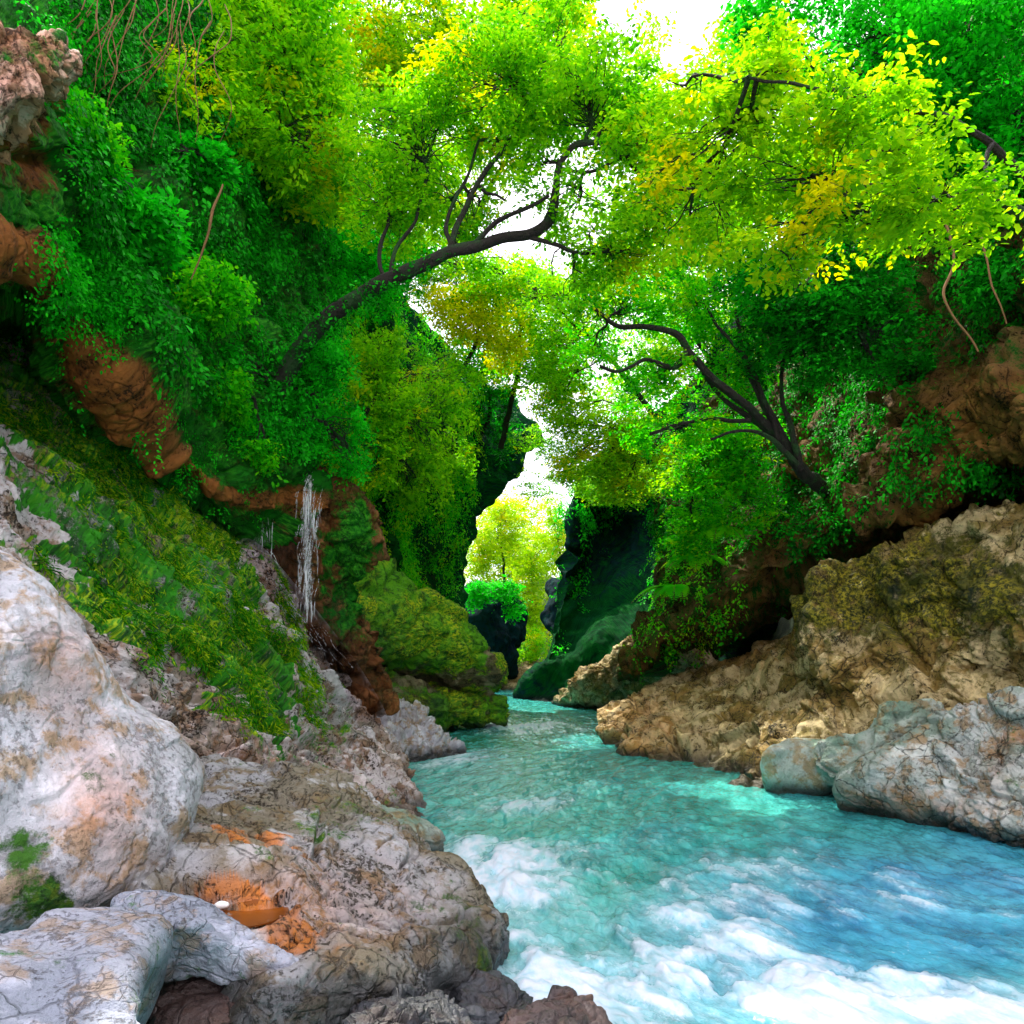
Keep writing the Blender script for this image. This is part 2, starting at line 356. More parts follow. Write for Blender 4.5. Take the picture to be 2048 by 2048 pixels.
# ------------------------------------------------------------------ materials
GM = ((.006, .03, .002), (.03, .12, .005), (.15, .22, .006))
M_pale = rock_mat('pale_stone', (.50, .51, .56), (.36, .34, .35), (.36, .25, .14), cs=.7, crack=.28, speck=.45, m=GM)
M_white = rock_mat('white_stone', (.37, .39, .47), (.26, .29, .36), (.34, .26, .20), cs=2.6, crack=.38, speck=.6, m=((.005, .05, .003), (.02, .16, .006), (.06, .24, .01)))
M_fore = rock_mat('cracked_stone', (.35, .36, .38), (.19, .17, .12), (.17, .12, .055), brown=(.34, .11, .015), cs=1.5, crack=.65, speck=.9, m=GM)
M_slab = rock_mat('mossy_slab_stone', (.56, .52, .53), (.33, .26, .21), (.24, .13, .06), brown=(.22, .055, .008), cs=1.7, crack=1, speck=1, m=((.002, .045, .001), (.025, .25, .002), (.36, .50, .003)), streak=(1.3, .4))
M_cliff = rock_mat('brown_cliff_stone', (.20, .085, .03), (.12, .040, .010), (.10, .07, .025), brown=(.17, .058, .012), cs=.8, crack=.6, speck=.9, m=((.002, .04, .002), (.005, .14, .003), (.04, .28, .008)), spec=.15)
M_cliffR = rock_mat('dark_cliff_stone', (.13, .075, .028), (.07, .035, .010), (.10, .08, .02), brown=(.17, .075, .014), cs=.9, crack=.8, speck=1, m=((.001, .022, .002), (.003, .075, .004), (.02, .16, .006)), spec=.08)
M_tan = rock_mat('tan_ledge_stone', (.52, .41, .21), (.24, .15, .03), (.16, .12, .02), brown=(.42, .19, .06), cs=1.0, crack=1, speck=1, m=((.004, .012, .001), (.07, .07, .003), (.30, .25, .010)))
M_green = rock_mat('greenish_stone', (.34, .39, .34), (.18, .28, .21), (.28, .21, .10), cs=.45, crack=.4, speck=.25, m=((.006, .04, .004), (.02, .13, .02), (.10, .20, .03)))
M_vein = rock_mat('veined_stone', (.44, .46, .44), (.20, .26, .21), (.30, .20, .10), brown=(.28, .11, .03), cs=1.1, crack=.9, speck=.6, m=((.006, .04, .004), (.02, .12, .02), (.10, .20, .03)))
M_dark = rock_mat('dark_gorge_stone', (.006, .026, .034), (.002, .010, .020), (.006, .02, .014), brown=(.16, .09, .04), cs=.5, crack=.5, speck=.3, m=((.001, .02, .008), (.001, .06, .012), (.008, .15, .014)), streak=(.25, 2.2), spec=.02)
M_wet = rock_mat('wet_river_stone', (.055, .06, .075), (.025, .03, .04), (.06, .035, .03), cs=1.5, crack=.8, speck=.7, m=GM, spec=.7)
M_mossy = rock_mat('thick_moss_stone', (.30, .25, .14), (.16, .12, .05), (.10, .08, .03), cs=1.2, crack=.6, speck=.8, m=((.008, .08, .001), (.12, .38, .004), (.60, .62, .005)), streak=(.5, 1.1))
L_lime = leaf_mat('lime_leaf', (.05, .30, .003), (.18, .58, .004), (.42, .76, .006), .58, .03, (.66, .66, 0))
L_yel = leaf_mat('yellow_green_leaf', (.10, .36, .003), (.27, .60, .004), (.52, .74, .006), .58, .05, (.72, .64, .0))
L_gold = leaf_mat('golden_leaf', (.42, .56, .002), (.72, .74, .0), (.88, .78, .0), .65)
L_green = leaf_mat('fresh_green_leaf', (.012, .28, .003), (.05, .58, .004), (.20, .74, .006), .58, .07, (.34, .64, .0))
L_pure = leaf_mat('deep_green_leaf', (.002, .16, .004), (.006, .46, .008), (.03, .70, .014), .5)
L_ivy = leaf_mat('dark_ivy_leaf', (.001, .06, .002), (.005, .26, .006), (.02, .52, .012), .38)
L_far = leaf_mat('far_yellow_leaf', (.20, .46, .004), (.36, .60, .004), (.54, .70, .005), .6, .04, (.70, .60, .0))
L_moss = leaf_mat('moss_blade', (.006, .10, .001), (.04, .32, .003), (.42, .58, .004), .4, patch=.5)
nb = NT('bark'); nn = nb.noise(7, 8, .7); b2 = nb.noise(1.5, 4)
M_bark = nb.done(nb.bsdf(nb.mix(nb.mr(b2, .5, .62), nb.mix(nn, (.003, .0025, .002), (.028, .020, .013)), (.01, .05, .006)), .9, nb.bump(nn, 1, .12)))
nb = NT('root_bark'); nn = nb.noise(9, 6, .7)
M_root = nb.done(nb.bsdf(nb.mix(nn, (.08, .035, .010), (.26, .14, .045)), .9))

# ------------------------------------------------------------------ setting: terrain and river
def build_terrain():
    ys = np.concatenate([np.linspace(-14, 90, 150), np.linspace(95, 700, 40)]); xs = np.concatenate([np.linspace(-500, -45, 22), np.linspace(-42, 44, 150), np.linspace(48, 500, 22)])
    X, Y = np.meshgrid(xs, ys); cx = 1.2+0*Y; hw = np.interp(Y, [-14, 5, 12, 25, 40, 60, 75, 90], [14, 12, 10.5, 9, 9, 8, 6, 5])
    d = np.abs(X-cx)-hw; z = np.where(d > 0, 28*(1-np.exp(-np.maximum(d, 0)/9)), -1.6+.0*d)
    z = np.where(d > 0, z+np.maximum(d-12, 0)*.18, z); end = sstep(82, 105, Y); z = np.maximum(z, -1.6+end*13); z = np.where(Y > 130, np.maximum(z, 14+(Y-130)*.02), z)
    nz = fbm(np.stack([X.ravel(), Y.ravel(), 0*X.ravel()], 1)*.09, 4).reshape(X.shape); z = z+nz*np.clip(z+1.5, 0, 4)*.6-np.where(Y < 2, 0, 0)
    V = np.stack([X, Y, np.minimum(z, 60)], -1).reshape(-1, 3)
    n = NT('forest_floor'); a = n.noise(1.5, 8, .7); b = n.noise(.2, 3)
    m = n.done(n.bsdf(n.mix(n.mr(a, .4, .6), (.004, .035, .004), n.mix(b, (.02, .12, .01), (.08, .05, .02))), .95, n.bump(a, 1, .6)))
    tag(link_mesh('terrain', V, grid_quads(*X.shape), m, base=False), kind='structure')
build_terrain()
def build_river():
    nr, nc = 800, 600; ys = 2.2*np.exp(np.linspace(0, math.log(100/2.2), nr)); a = np.linspace(-1, 1, nc)
    lim = np.interp(ys, [0, 8, 20, 100], [9, 11, 11, 10]); X = 1.2+lim[:, None]*np.sign(a)*(np.abs(a)**1.15)[None]; Y = np.broadcast_to(ys[:, None], X.shape)
    x, y = X.ravel(), Y.ravel(); k = x*.0
    # flow runs toward the camera and bends to its right
    ang = np.interp(y, [0, 7, 14, 25], [.75, .65, .35, .0]); fs = x*np.sin(ang)-y*np.cos(ang); fc = x*np.cos(ang)+y*np.sin(ang)
    q = np.stack([fc*.9, fs*.45, k], 1)
    big = fbm(q*.7+5, 3); mid = fbm(np.stack([fc*1.9, fs*.9, k+4], 1)+.5*big[:, None], 4, .55); sm = fbm(np.stack([fc*5, fs*2, k+9], 1)+mid[:, None], 3, .6); wisp = fbm(np.stack([fc*2.4, fs*.55, k+2], 1)+.7*mid[:, None], 4, .62)
    rip = 1-np.abs(mid)*1.6
    px = (x/y*F+.5)*2048; py = (HOR+CH/y*F)*2048
    rapid = np.clip(g2(px, py, 1180, 1930, 400, 150)+.95*g2(px, py, 960, 1760, 150, 90)+1.1*g2(px, py, 1950, 2030, 300, 80)+.35*g2(px, py, 1520, 1720, 160, 50)+.4*g2(px, py, 1050, 1600, 160, 35)
                    + .75*g2(px, py, 1050, 1455, 110, 18)+.7*g2(px, py, 860, 1520, 90, 30)+.45*g2(px, py, 1900, 1800, 260, 60)+.5*g2(px, py, 1600, 1990, 300, 70), 0, 1)
    rapid *= .75+.5*sstep(-.3, .3, big)
    amp = .07+.10*rapid
    z = amp*(.55*big+.5*mid+.22*wisp+.13*sm)+.014*sm
    foam = np.clip(rapid*(.78+.16*sstep(1750, 2000, py))+.80*(mid*.35+wisp*.55+.35*big)*(.40+rapid)-.16, 0, 1)
    rim = .0
    blue = np.clip(g2(px, py, 1950, 1780, 420, 130)+.8*g2(px, py, 1650, 1950, 500, 160), 0, 1)+.25*big
    n = NT('river_water'); at = n.attr('foam'); st = n.attr('st', True)
    f1 = n.noise(2.7, 6, .66, vec=st); f2 = n.noise(7, 5, .62, vec=st); f3 = n.noise(26, 4, .7, vec=st)
    ff = n.math('ADD', at, n.math('MULTIPLY', n.math('SUBTRACT', n.math('ADD', n.math('MULTIPLY', f1, .55), n.math('MULTIPLY', f2, .45)), .5), n.mr(at, 0, .6, .5, 1.5)))
    fac = n.mr(n.math('ADD', ff, n.math('MULTIPLY', n.math('SUBTRACT', f3, .5), .45)), .0, 1.0, 0, 1); fac2 = n.math('ADD', fac, n.math('MULTIPLY', n.mr(f2, .60, .70), n.mr(at, 0, .3, .06, .3)), clamp=True)
    w1 = n.mix(n.mr(f1, .35, .65), (.0, .20, .15), (.01, .42, .33)); w2 = n.mix(n.mr(f1, .35, .65), (.0, .11, .26), (.01, .31, .54))
    wc = n.mix(n.attr('blue'), w1, w2); wc = n.mix(n.math('MULTIPLY', n.math('MAXIMUM', n.attr('milk'), .22), n.mr(f1, .3, .62, .35, .9)), wc, (.26, .56, .66))
    fac2 = n.math('MAXIMUM', fac2, n.math('MULTIPLY', n.mr(f3, .62, .72), n.mr(f1, .50, .62, .0, .55)))  # white sparkles on the teal water: highlights painted in with the foam colour
    col = n.mix(fac2, wc, n.mix(n.mr(f2, .3, .6), (.40, .62, .74), (.64, .70, .80)))
    h = n.math('ADD', n.math('MULTIPLY', f1, 1.), n.math('MULTIPLY', f2, .35)); h = n.math('ADD', h, n.math('MULTIPLY', f3, .10))
    sh = n.bsdf(col, n.mr(fac2, 0, 1, .10, .75), n.bump(h, n.mr(at, 0, .6, .75, .25), .10), Specular_IOR_Level=.5)
    m = n.done(sh)
    V = np.stack([x, y, z], 1)
    tag(link_mesh('water', V, grid_quads(nr, nc), m, attrs={'foam': foam, 'milk': rapid, 'blue': np.clip(blue, 0, 1), 'st': np.stack([fc, fs*.36, z], 1)}, base=False), kind='structure')
build_river()

# ------------------------------------------------------------------ left bank rocks
# big tilted slab, its foot in the river
def d_slab(p, s, t, U, V):
    a = np.stack([s*.35, t*1.3, 0*s], 1); lay = fbm(a, 4, .6)+.35*(1-2*np.abs(perlin(np.stack([s*.18, t*2.6+.5*perlin(p*.6), 0*s+7], 1)))); a1, c1 = facets(np.stack([s*.55, t*1.4, 0*s], 1)+.3*lay[:, None]); a2, c2 = facets(np.stack([s*1.7, t*4, 0*s], 1)+.4*lay[:, None])
    a3, c3 = facets(p*5)
    return .30*lay+.22*fbm(p*.45, 3)+.16*a1-.09*c1+.07*a2-.04*c2+.03*a3-.015*c3+.04*fbm(p*4, 4, .6)
slab = patch([
    [(-420, 330, 12), (-100, 540, 13), (90, 690, 14), (280, 880, 15.5), (490, 1090, 17.5), (620, 1270, 19.5), (740, 1430, 22), (800, 1530, 20.5)],
    [(-420, 620, 10), (-130, 760, 10.8), (60, 880, 11.6), (260, 1050, 12.8), (450, 1210, 14.4), (600, 1360, 16.6), (725, 1480, 19.5), (805, 1585, 18)],
    [(-420, 850, 8.4), (-150, 960, 9), (60, 1080, 9.8), (250, 1230, 11), (430, 1360, 12.5), (580, 1460, 14), (715, 1550, 15.5), (845, 1640, 15)],
    [(-420, 1060, 7.2), (-150, 1130, 7.8), (60, 1240, 8.6), (240, 1390, 9.8), (400, 1490, 10.8), (540, 1560, 11.7), (690, 1625, 12.6), (838, 1675, 13.4)],
    [(-420, 1400, 6.6), (-150, 1420, 7.2), (60, 1480, 8), (240, 1580, 9.2), (400, 1630, 10.3), (540, 1660, 11.2), (690, 1700, 11.8), (840, 1730, 12.4)]], 420, 620, d_slab)
def slab_moss(s):
    px, py = px_w(s.V3, 90); m = .95*inside(px, py, [(-400, 560), (120, 700), (300, 850), (510, 1080), (560, 1260), (610, 1420), (560, 1470), (500, 1440), (330, 1330), (180, 1200), (90, 1010), (0, 870), (-400, 760)])
    m = m*.60+.35*g2(px, py, 720, 1600, 90, 60)+.45*g2(px, py, 90, 1190, 140, 70)+.3*g2(px, py, 650, 1440, 80, 100)+.25*g2(px, py, 560, 1490, 100, 60); return np.clip(m+.12, 0, 1)
rock('tilted_rock_slab', slab, M_slab, 'long tilted rock slab with a mossy face sloping down from the left into the river', moss=slab_moss,
     tan=lambda s: .5*g2(*px_of(s.V3), 520, 1560, 160, 70)+.4*g2(*px_of(s.V3), 530, 1330, 60, 60))
# upper left cliff with its overhanging brown lip
def d_cliffL(p, s, t, U, V):
    a1, c1 = facets(p*.5+.25*perlin(p)[:, None]); a2, c2 = facets(p*1.5+3); a3, c3 = facets(p*4)
    lip = np.exp(-((V-.80)/.035)**2)
    return .6*fbm(p*.28, 4)+.40*a1-.14*c1+.18*a2-.07*c2+.06*a3-.02*c3+.04*fbm(p*4, 4, .6)+.12*lip
cliffL = patch([
    [(-900, -900, 12), (-300, -800, 14), (-50, -700, 17), (150, -650, 20), (330, -600, 23), (500, -500, 26), (640, -350, 29)],
    [(-700, -300, 8), (-200, -250, 9.5), (20, -200, 12), (200, -120, 14.5), (360, -60, 17.5), (510, 20, 21), (640, 100, 25)],
    [(-600, 50, 6.8), (-150, 60, 8.2), (80, 80, 9.6), (240, 200, 13), (390, 300, 15.5), (520, 380, 18.5), (640, 420, 22.5)],
    [(-600, 300, 6.4), (-120, 290, 7.8), (100, 300, 9.6), (230, 460, 12), (380, 620, 14.2), (510, 720, 16.5), (640, 740, 20.5)],
    [(-600, 460, 6.6), (-130, 430, 7.9), (90, 470, 9.8), (230, 680, 11.6), (360, 860, 13.6), (490, 950, 15.6), (625, 930, 18.5)],
    [(-600, 520, 6.9), (-130, 500, 8.3), (75, 560, 10.2), (215, 770, 12.0), (345, 930, 14), (480, 1015, 16), (620, 1010, 19)],
    [(-600, 640, 12), (-200, 640, 13.5), (60, 730, 15), (200, 900, 16), (330, 1050, 17), (500, 1160, 18.5), (640, 1230, 20.5)]], 420, 420, d_cliffL, toward=(2, 6, 4))
def cl_tan(s):
    px, py = px_of(s.V3); lip = np.exp(-((s.v-.785)/.055)**2); return np.clip(lip*1.1+g2(px, py, 60, 250, 90, 170)+.8*g2(px, py, 470, 960, 90, 60), 0, 1)
def cl_moss(s):
    px, py = px_w(s.V3); return np.clip(.80-.80*np.exp(-((s.v-.785)/.045)**2)-.75*g2(px, py, 40, 170, 70, 80)-.4*g2(px, py, 70, 320, 60, 90)+.35*g2(px, py, 180, 560, 70, 90), 0, 1)
rock('overhanging_cliff', cliffL, M_cliff, 'overhanging brown cliff with ivy on its upper left face', 'cliff', moss=cl_moss, tan=cl_tan)
# pillar of wet rock behind the thin fall
pil = blob([(500, 900, 18), (540, 855, 18.5), (600, 880, 18.6), (640, 940, 18.6), (700, 1000, 19.5), (735, 1060, 20), (712, 1130, 20), (690, 1220, 20.5), (730, 1330, 21), (760, 1420, 22), (690, 1440, 21), (600, 1290, 19.6), (530, 1180, 18.6), (490, 1040, 17.8)], 1.0, 3, .55, 300, 200, rockdisp(.45, .7, .22, 1.1, .06, .12))
rock('waterfall_pillar', pil, M_cliff, 'wet brown rock pillar behind the thin waterfall', 'rock', moss=lambda s: np.clip(.05+.9*g2(*px_w(s.V3), 700, 1120, 55, 170), 0, 1),
     tan=.2, wet=lambda s: np.clip(.8*g2(*px_of(s.V3), 560, 1060, 60, 190)+.8*g2(*px_of(s.V3), 660, 1330, 60, 110), 0, .85))
# mossy outcrop beyond, with an undercut
outc = join([blob([(640, 1130, 25), (700, 1090, 27), (770, 1150, 29), (860, 1215, 30), (930, 1265, 31), (975, 1320, 31.5), (1000, 1372, 32), (985, 1388, 32), (900, 1372, 31), (800, 1340, 29), (700, 1320, 26), (640, 1250, 24.5)], 1.1, 3.5, .42, 260, 140, rockdisp(.30, .4, .22, .45, .07, .1)),
             blob([(690, 1350, 26), (800, 1360, 29), (900, 1385, 30.5), (990, 1385, 32.5), (1004, 1425, 32.5), (1000, 1447, 32.6), (900, 1456, 31), (800, 1462, 29.5), (730, 1440, 26.5), (680, 1400, 25)], .75, 4, .5, 260, 120, rockdisp(.3, .6, .2, .9, .07, .1))])
rock('mossy_outcrop', outc, M_mossy, 'yellow green mossy outcrop with an undercut reaching into the turquoise water beyond the waterfall', moss=lambda s: np.clip(.85-.75*g2(*px_w(s.V3), 900, 1360, 120, 16)-.5*g2(*px_w(s.V3), 985, 1340, 14, 60)-.6*g2(*px_w(s.V3), 760, 1420, 70, 40), 0, 1),
     wet=lambda s: np.clip(.9*g2(*px_of(s.V3), 720, 1330, 70, 80)+.9*g2(*px_of(s.V3), 820, 1420, 90, 34), 0, .9))
gb = blob([(735, 1420, 25), (790, 1410, 25.5), (850, 1440, 25), (900, 1490, 24.3), (925, 1512, 23.8), (850, 1525, 22.6), (770, 1520, 22), (735, 1480, 23)], .5, 1.2, .7, 200, 110, rockdisp(.2, 1, .2, 2.2, .05, .08))
rock('grey_bank_rock', gb, M_pale, 'low grey crumbly rock at the water between the slab and the mossy outcrop')
M_pink = rock_mat('pink_stone', (.78, .48, .38), (.50, .24, .12), (.20, .09, .03), cs=1.4, crack=.8, speck=.9, m=((.004, .04, .002), (.01, .16, .004), (.08, .30, .008)))
pk = blob([(-260, 60, 7.6), (-60, 80, 8.2), (40, 85, 8.6), (110, 95, 8.9), (150, 150, 9.2), (120, 210, 9), (60, 250, 8.6), (-20, 300, 8.1), (-260, 330, 7.3)], .55, 1.5, .6, 220, 130, rockdisp(.14, .9, .14, 1.4, .03, .06))
rock('pink_rock', pk, M_pink, 'pinkish bare rock knob jutting from the cliff at the top left corner', moss=lambda s: np.clip(.2+.5*g2(*px_w(s.V3), 40, 90, 120, 40), 0, 1))
# foreground boulders
bb = blob([(-420, 1030, 5.8), (-160, 1080, 6.6), (-20, 1215, 7.2), (85, 1320, 7.8), (180, 1428, 8), (262, 1520, 8), (318, 1590, 7.8), (312, 1690, 7.2), (270, 1790, 6.6), (160, 1835, 6.0), (20, 1850, 5.6), (-200, 1860, 5.2), (-450, 1700, 4.8)], .8, 2.2, .7, 420, 260, rockdisp(.13, .55, .06, .7, .02, .02))
rock('large_pale_boulder', bb, M_pale, 'largest smooth pale boulder leaning in at the left edge', moss=lambda s: np.clip(.15+.6*g2(*px_w(s.V3), 40, 1770, 120, 90)+.2*g2(*px_w(s.V3), 180, 1520, 90, 70), 0, 1)-.05,
     tan=lambda s: .55*g2(*px_of(s.V3), 210, 1610, 90, 120)+.4*g2(*px_of(s.V3), 130, 1350, 70, 110))
fr = blob([(330, 1575, 10), (480, 1560, 10.4), (660, 1590, 10.4), (760, 1665, 10), (850, 1755, 9.3), (890, 1810, 8.8), (880, 1900, 7.5), (800, 1970, 6.7), (650, 2000, 5.9), (500, 1985, 5.6), (350, 1900, 5.9), (220, 1820, 6.4), (230, 1680, 8)], .55, 1.2, .55, 560, 340, rockdisp(.15, .6, .085, 1.1, .018, .085))
G = fr.V3; gx, gy = px_of(G); gn = fr.N.reshape(-1, 3)
def on_fore(px, py):
    d = (gx-px)**2+(gy-py)**2+np.where(gn[:, 2] > .25, 0, 1e6); return G[np.argmin(d)].copy()
pc = on_fore(450, 1800); pc[2] = np.percentile(G[(np.hypot(G[:, 0]-pc[0], G[:, 1]-pc[1]) < .42) & (gn[:, 2] > .25), 2], 30); rd = np.hypot((G[:, 0]-pc[0])/.50, (G[:, 1]-pc[1])/.40)*(1+.25*perlin(G*2.2)); kz = sstep(.8, 1.35, rd)
wz = sstep(-.1, .45, gn[:, 2]); G[:, 2] = G[:, 2]*(1-wz)+wz*np.where(gn[:, 2] > -.1, (pc[2]-.04+.06*perlin(G*4.5))*(1-kz)+np.maximum(G[:, 2], pc[2]+.02-.6*np.maximum(rd-1.15, 0))*kz, G[:, 2])
tip = blob([(800, 1760, 8.8), (880, 1750, 9.2), (950, 1800, 8.9), (1000, 1860, 8.6), (1015, 1900, 8.2), (985, 1950, 7.6), (900, 1975, 7.0), (800, 1970, 6.8), (760, 1880, 7.4)], .42, .9, .5, 260, 160, rockdisp(.12, .9, .07, 1.2, .012, .05))
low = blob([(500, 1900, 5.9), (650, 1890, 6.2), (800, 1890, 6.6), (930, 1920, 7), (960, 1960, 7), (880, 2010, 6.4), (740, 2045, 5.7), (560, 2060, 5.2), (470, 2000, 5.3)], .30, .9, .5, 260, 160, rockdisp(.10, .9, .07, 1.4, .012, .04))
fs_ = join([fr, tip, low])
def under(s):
    px, py = px_w(s.V3, 25); y0 = np.interp(px, [300, 480, 620, 800, 920, 1000, 1030], [1930, 1935, 1955, 1950, 1925, 1895, 1860]); return .95*sstep(y0-25, y0+20, py)  # wet lower rim; the undercut's shade is darkened into this mask too
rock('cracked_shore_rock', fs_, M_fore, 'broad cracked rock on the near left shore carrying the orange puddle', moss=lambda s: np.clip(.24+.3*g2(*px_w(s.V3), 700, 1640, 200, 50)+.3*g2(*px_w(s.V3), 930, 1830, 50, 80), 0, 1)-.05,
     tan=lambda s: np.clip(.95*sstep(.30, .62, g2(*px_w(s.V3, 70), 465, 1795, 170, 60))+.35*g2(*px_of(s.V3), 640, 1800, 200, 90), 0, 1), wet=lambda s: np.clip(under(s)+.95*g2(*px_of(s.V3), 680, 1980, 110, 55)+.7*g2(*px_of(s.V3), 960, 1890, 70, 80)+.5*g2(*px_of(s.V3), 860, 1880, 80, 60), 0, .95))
wr = join([blob([(-300, 1960, 4.0), (-150, 1880, 4.6), (0, 1865, 5.0), (130, 1835, 5.4), (250, 1822, 5.6), (340, 1858, 5.4), (300, 1910, 5.0), (262, 2000, 4.4), (270, 2200, 3.8), (0, 2300, 3.4), (-300, 2300, 3.2)], .15, 1.4, .55, 320, 180, rockdisp(.09, .8, .03, 1.2, .01, .015)),
           blob([(230, 1795, 5.8), (330, 1795, 5.9), (430, 1825, 5.9), (520, 1870, 5.8), (585, 1905, 5.7), (590, 1932, 5.6), (520, 1925, 5.5), (440, 1888, 5.5), (360, 1862, 5.5), (290, 1885, 5.4), (230, 1880, 5.4)], .08, .3, .6, 240, 110, rockdisp(.06, 1, .04, 1.8, .015, .02))])
rock('white_shore_rock', wr, M_white, 'white veined rock at the bottom left with a curved brow over a dark hollow', moss=.26, wet=lambda s: .7*g2(*px_of(s.V3), 330, 1960, 70, 50))  # this wet mask puts the shade of the hollow into the stone colour
hb = blob([(290, 2030, 5.8), (360, 1995, 6.0), (450, 2003, 6.0), (520, 2045, 5.8), (600, 2080, 5.6), (500, 2130, 5.2), (320, 2130, 5.2)], .25, .6, .6, 160, 90, rockdisp(.05, 1, .03, 2, .01, .02))
rock('brown_stone', hb, M_wet, 'smooth dark brown stone lying in the hollow under the white brow', tan=.25, wet=.8)
lg = blob([(700, 1640, 12), (760, 1622, 12.4), (830, 1640, 12.6), (880, 1672, 12.4), (888, 1700, 12), (850, 1712, 11.8), (790, 1690, 11.6), (720, 1680, 11.4)], .25, .6, .6, 160, 90, rockdisp(.07, 1.2, .04, 2, .02, .02))
rock('rounded_grey_stone', lg, M_green, 'rounded grey stone poking into the rapids at the foot of the tilted slab', moss=lambda s: .8*g2(*px_w(s.V3), 730, 1640, 50, 30))
for i, (pts, lab) in enumerate([
    ([(900, 1985, 6.6), (960, 1960, 7), (1040, 1985, 6.9), (1075, 2020, 6.5), (1010, 2060, 6), (920, 2050, 6)], 'dark wet stone breaking the foam beside the tip of the cracked shore rock'),
    ([(1000, 2030, 6.1), (1090, 2010, 6.4), (1180, 2030, 6.3), (1230, 2080, 6), (1120, 2110, 5.6), (1000, 2090, 5.7)], 'flat reddish wet stone at the bottom edge beside the rapids'),
    ([(700, 2040, 5.6), (800, 2020, 5.9), (900, 2035, 6), (960, 2090, 5.6), (820, 2130, 5.2), (690, 2110, 5.1)], 'dark blue wet stone under the front of the cracked shore rock')]):
    rock('wet_stone', blob(pts, .2, .5, .6, 140, 90, rockdisp(.08, 1.3, .06, 2.4, .02, .03)), M_wet, lab, tan=.2 if i == 1 else 0, wet=.5, group='wet stones in the near rapids')

# ------------------------------------------------------------------ right bank rocks
def d_tan(p, s, t, U, V):
    q = p+.3*perlin(p*.7)[:, None]; a1, c1 = facets(q*.5); a2, c2 = facets(q*1.4+3); a3, c3 = facets(q*3.6)
    lay = fbm(np.stack([s*.15, t*.8, 0*s], 1), 3)
    return .30*fbm(p*.4, 3)+.25*lay+.40*a1-.20*c1+.17*a2-.10*c2+.06*a3-.03*c3+.04*fbm(p*4, 4, .6)
ledge = patch([
    [(1230, 1440, 31), (1360, 1370, 32), (1500, 1330, 31), (1640, 1260, 29), (1760, 1200, 27), (1900, 1150, 25), (2080, 1100, 24), (2500, 950, 19)],
    [(1200, 1432, 28), (1310, 1380, 28), (1440, 1335, 27.5), (1570, 1285, 26), (1660, 1230, 24), (1800, 1180, 23), (1960, 1130, 22), (2500, 950, 15)],
    [(1200, 1450, 27.2), (1300, 1400, 26.6), (1420, 1368, 25.5), (1560, 1320, 23.8), (1660, 1290, 21.6), (1800, 1180, 19.4), (1980, 1130, 17.8), (2500, 1080, 14)],
    [(1200, 1475, 26.4), (1300, 1450, 25), (1420, 1430, 23), (1540, 1410, 20.8), (1660, 1380, 19), (1800, 1340, 17.6), (1980, 1300, 16.2), (2500, 1280, 13)],
    [(1212, 1492, 25.6), (1300, 1520, 22.6), (1420, 1545, 20.4), (1530, 1560, 18.6), (1660, 1530, 17.6), (1800, 1480, 16.6), (1980, 1440, 15.4), (2500, 1500, 12.6)],
    [(1215, 1560, 24.5), (1300, 1600, 21.6), (1420, 1640, 19.2), (1530, 1680, 17.4), (1660, 1690, 16.4), (1800, 1680, 15.6), (1980, 1690, 14.6), (2500, 1800, 12)]], 360, 520, d_tan, toward=(-2, 8, 4))
blkA = blob([(1605, 1190, 20.6), (1640, 1160, 21), (1745, 1130, 20.6), (1768, 1150, 20.4), (1772, 1290, 19.8), (1778, 1400, 19.2), (1720, 1430, 19), (1650, 1400, 19.4), (1615, 1310, 20)], 1.2, 3, .25, 320, 200, rockdisp(.22, .5, .20, .9, .05, .12))
blkB = blob([(1790, 1140, 19.6), (1830, 1100, 19.6), (1920, 1065, 19), (2080, 1030, 17.6), (2350, 990, 15), (2400, 1400, 13), (2080, 1400, 16.2), (1920, 1410, 17.8), (1815, 1400, 18.6), (1800, 1280, 19.2)], 1.2, 3, .25, 360, 220, rockdisp(.25, .5, .22, .9, .05, .12))
ledge = join([ledge, blkA, blkB])
rock('tan_rock_ledge', ledge, M_tan, 'massive tan fractured rock ledge along the opposite bank', moss=lambda s: np.clip(.24+.62*g2(*px_w(s.V3), 1830, 1170, 330, 110)+.4*g2(*px_w(s.V3), 1560, 1230, 60, 50), 0, .9),
     tan=lambda s: np.clip(.45*g2(*px_of(s.V3), 1280, 1460, 80, 70)+.4*g2(*px_of(s.V3), 1480, 1290, 90, 60), 0, 1))
lg2 = join([blob([(1522, 1520, 17.2), (1550, 1494, 17.8), (1640, 1486, 17.6), (1680, 1510, 17), (1670, 1560, 16.6), (1600, 1582, 16.8), (1535, 1565, 17.2)], .45, 1.2, .7, 200, 110, rockdisp(.08, .9, .03, .8, .01, .01)),
            blob([(1620, 1500, 16.6), (1720, 1458, 16.4), (1800, 1425, 16.3), (1850, 1410, 16.3), (1890, 1410, 16.2), (1890, 1435, 16), (1850, 1455, 15.9), (1790, 1480, 15.8), (1720, 1530, 15.9), (1660, 1560, 16.1)], .30, 1.2, .8, 260, 110, rockdisp(.16, 1.1, .09, 1.3, .02, .05))])
rock('rounded_green_boulder', lg2, M_green, 'smooth grey green rounded boulder with a long arm lying on the tan ledge foot', moss=.2)
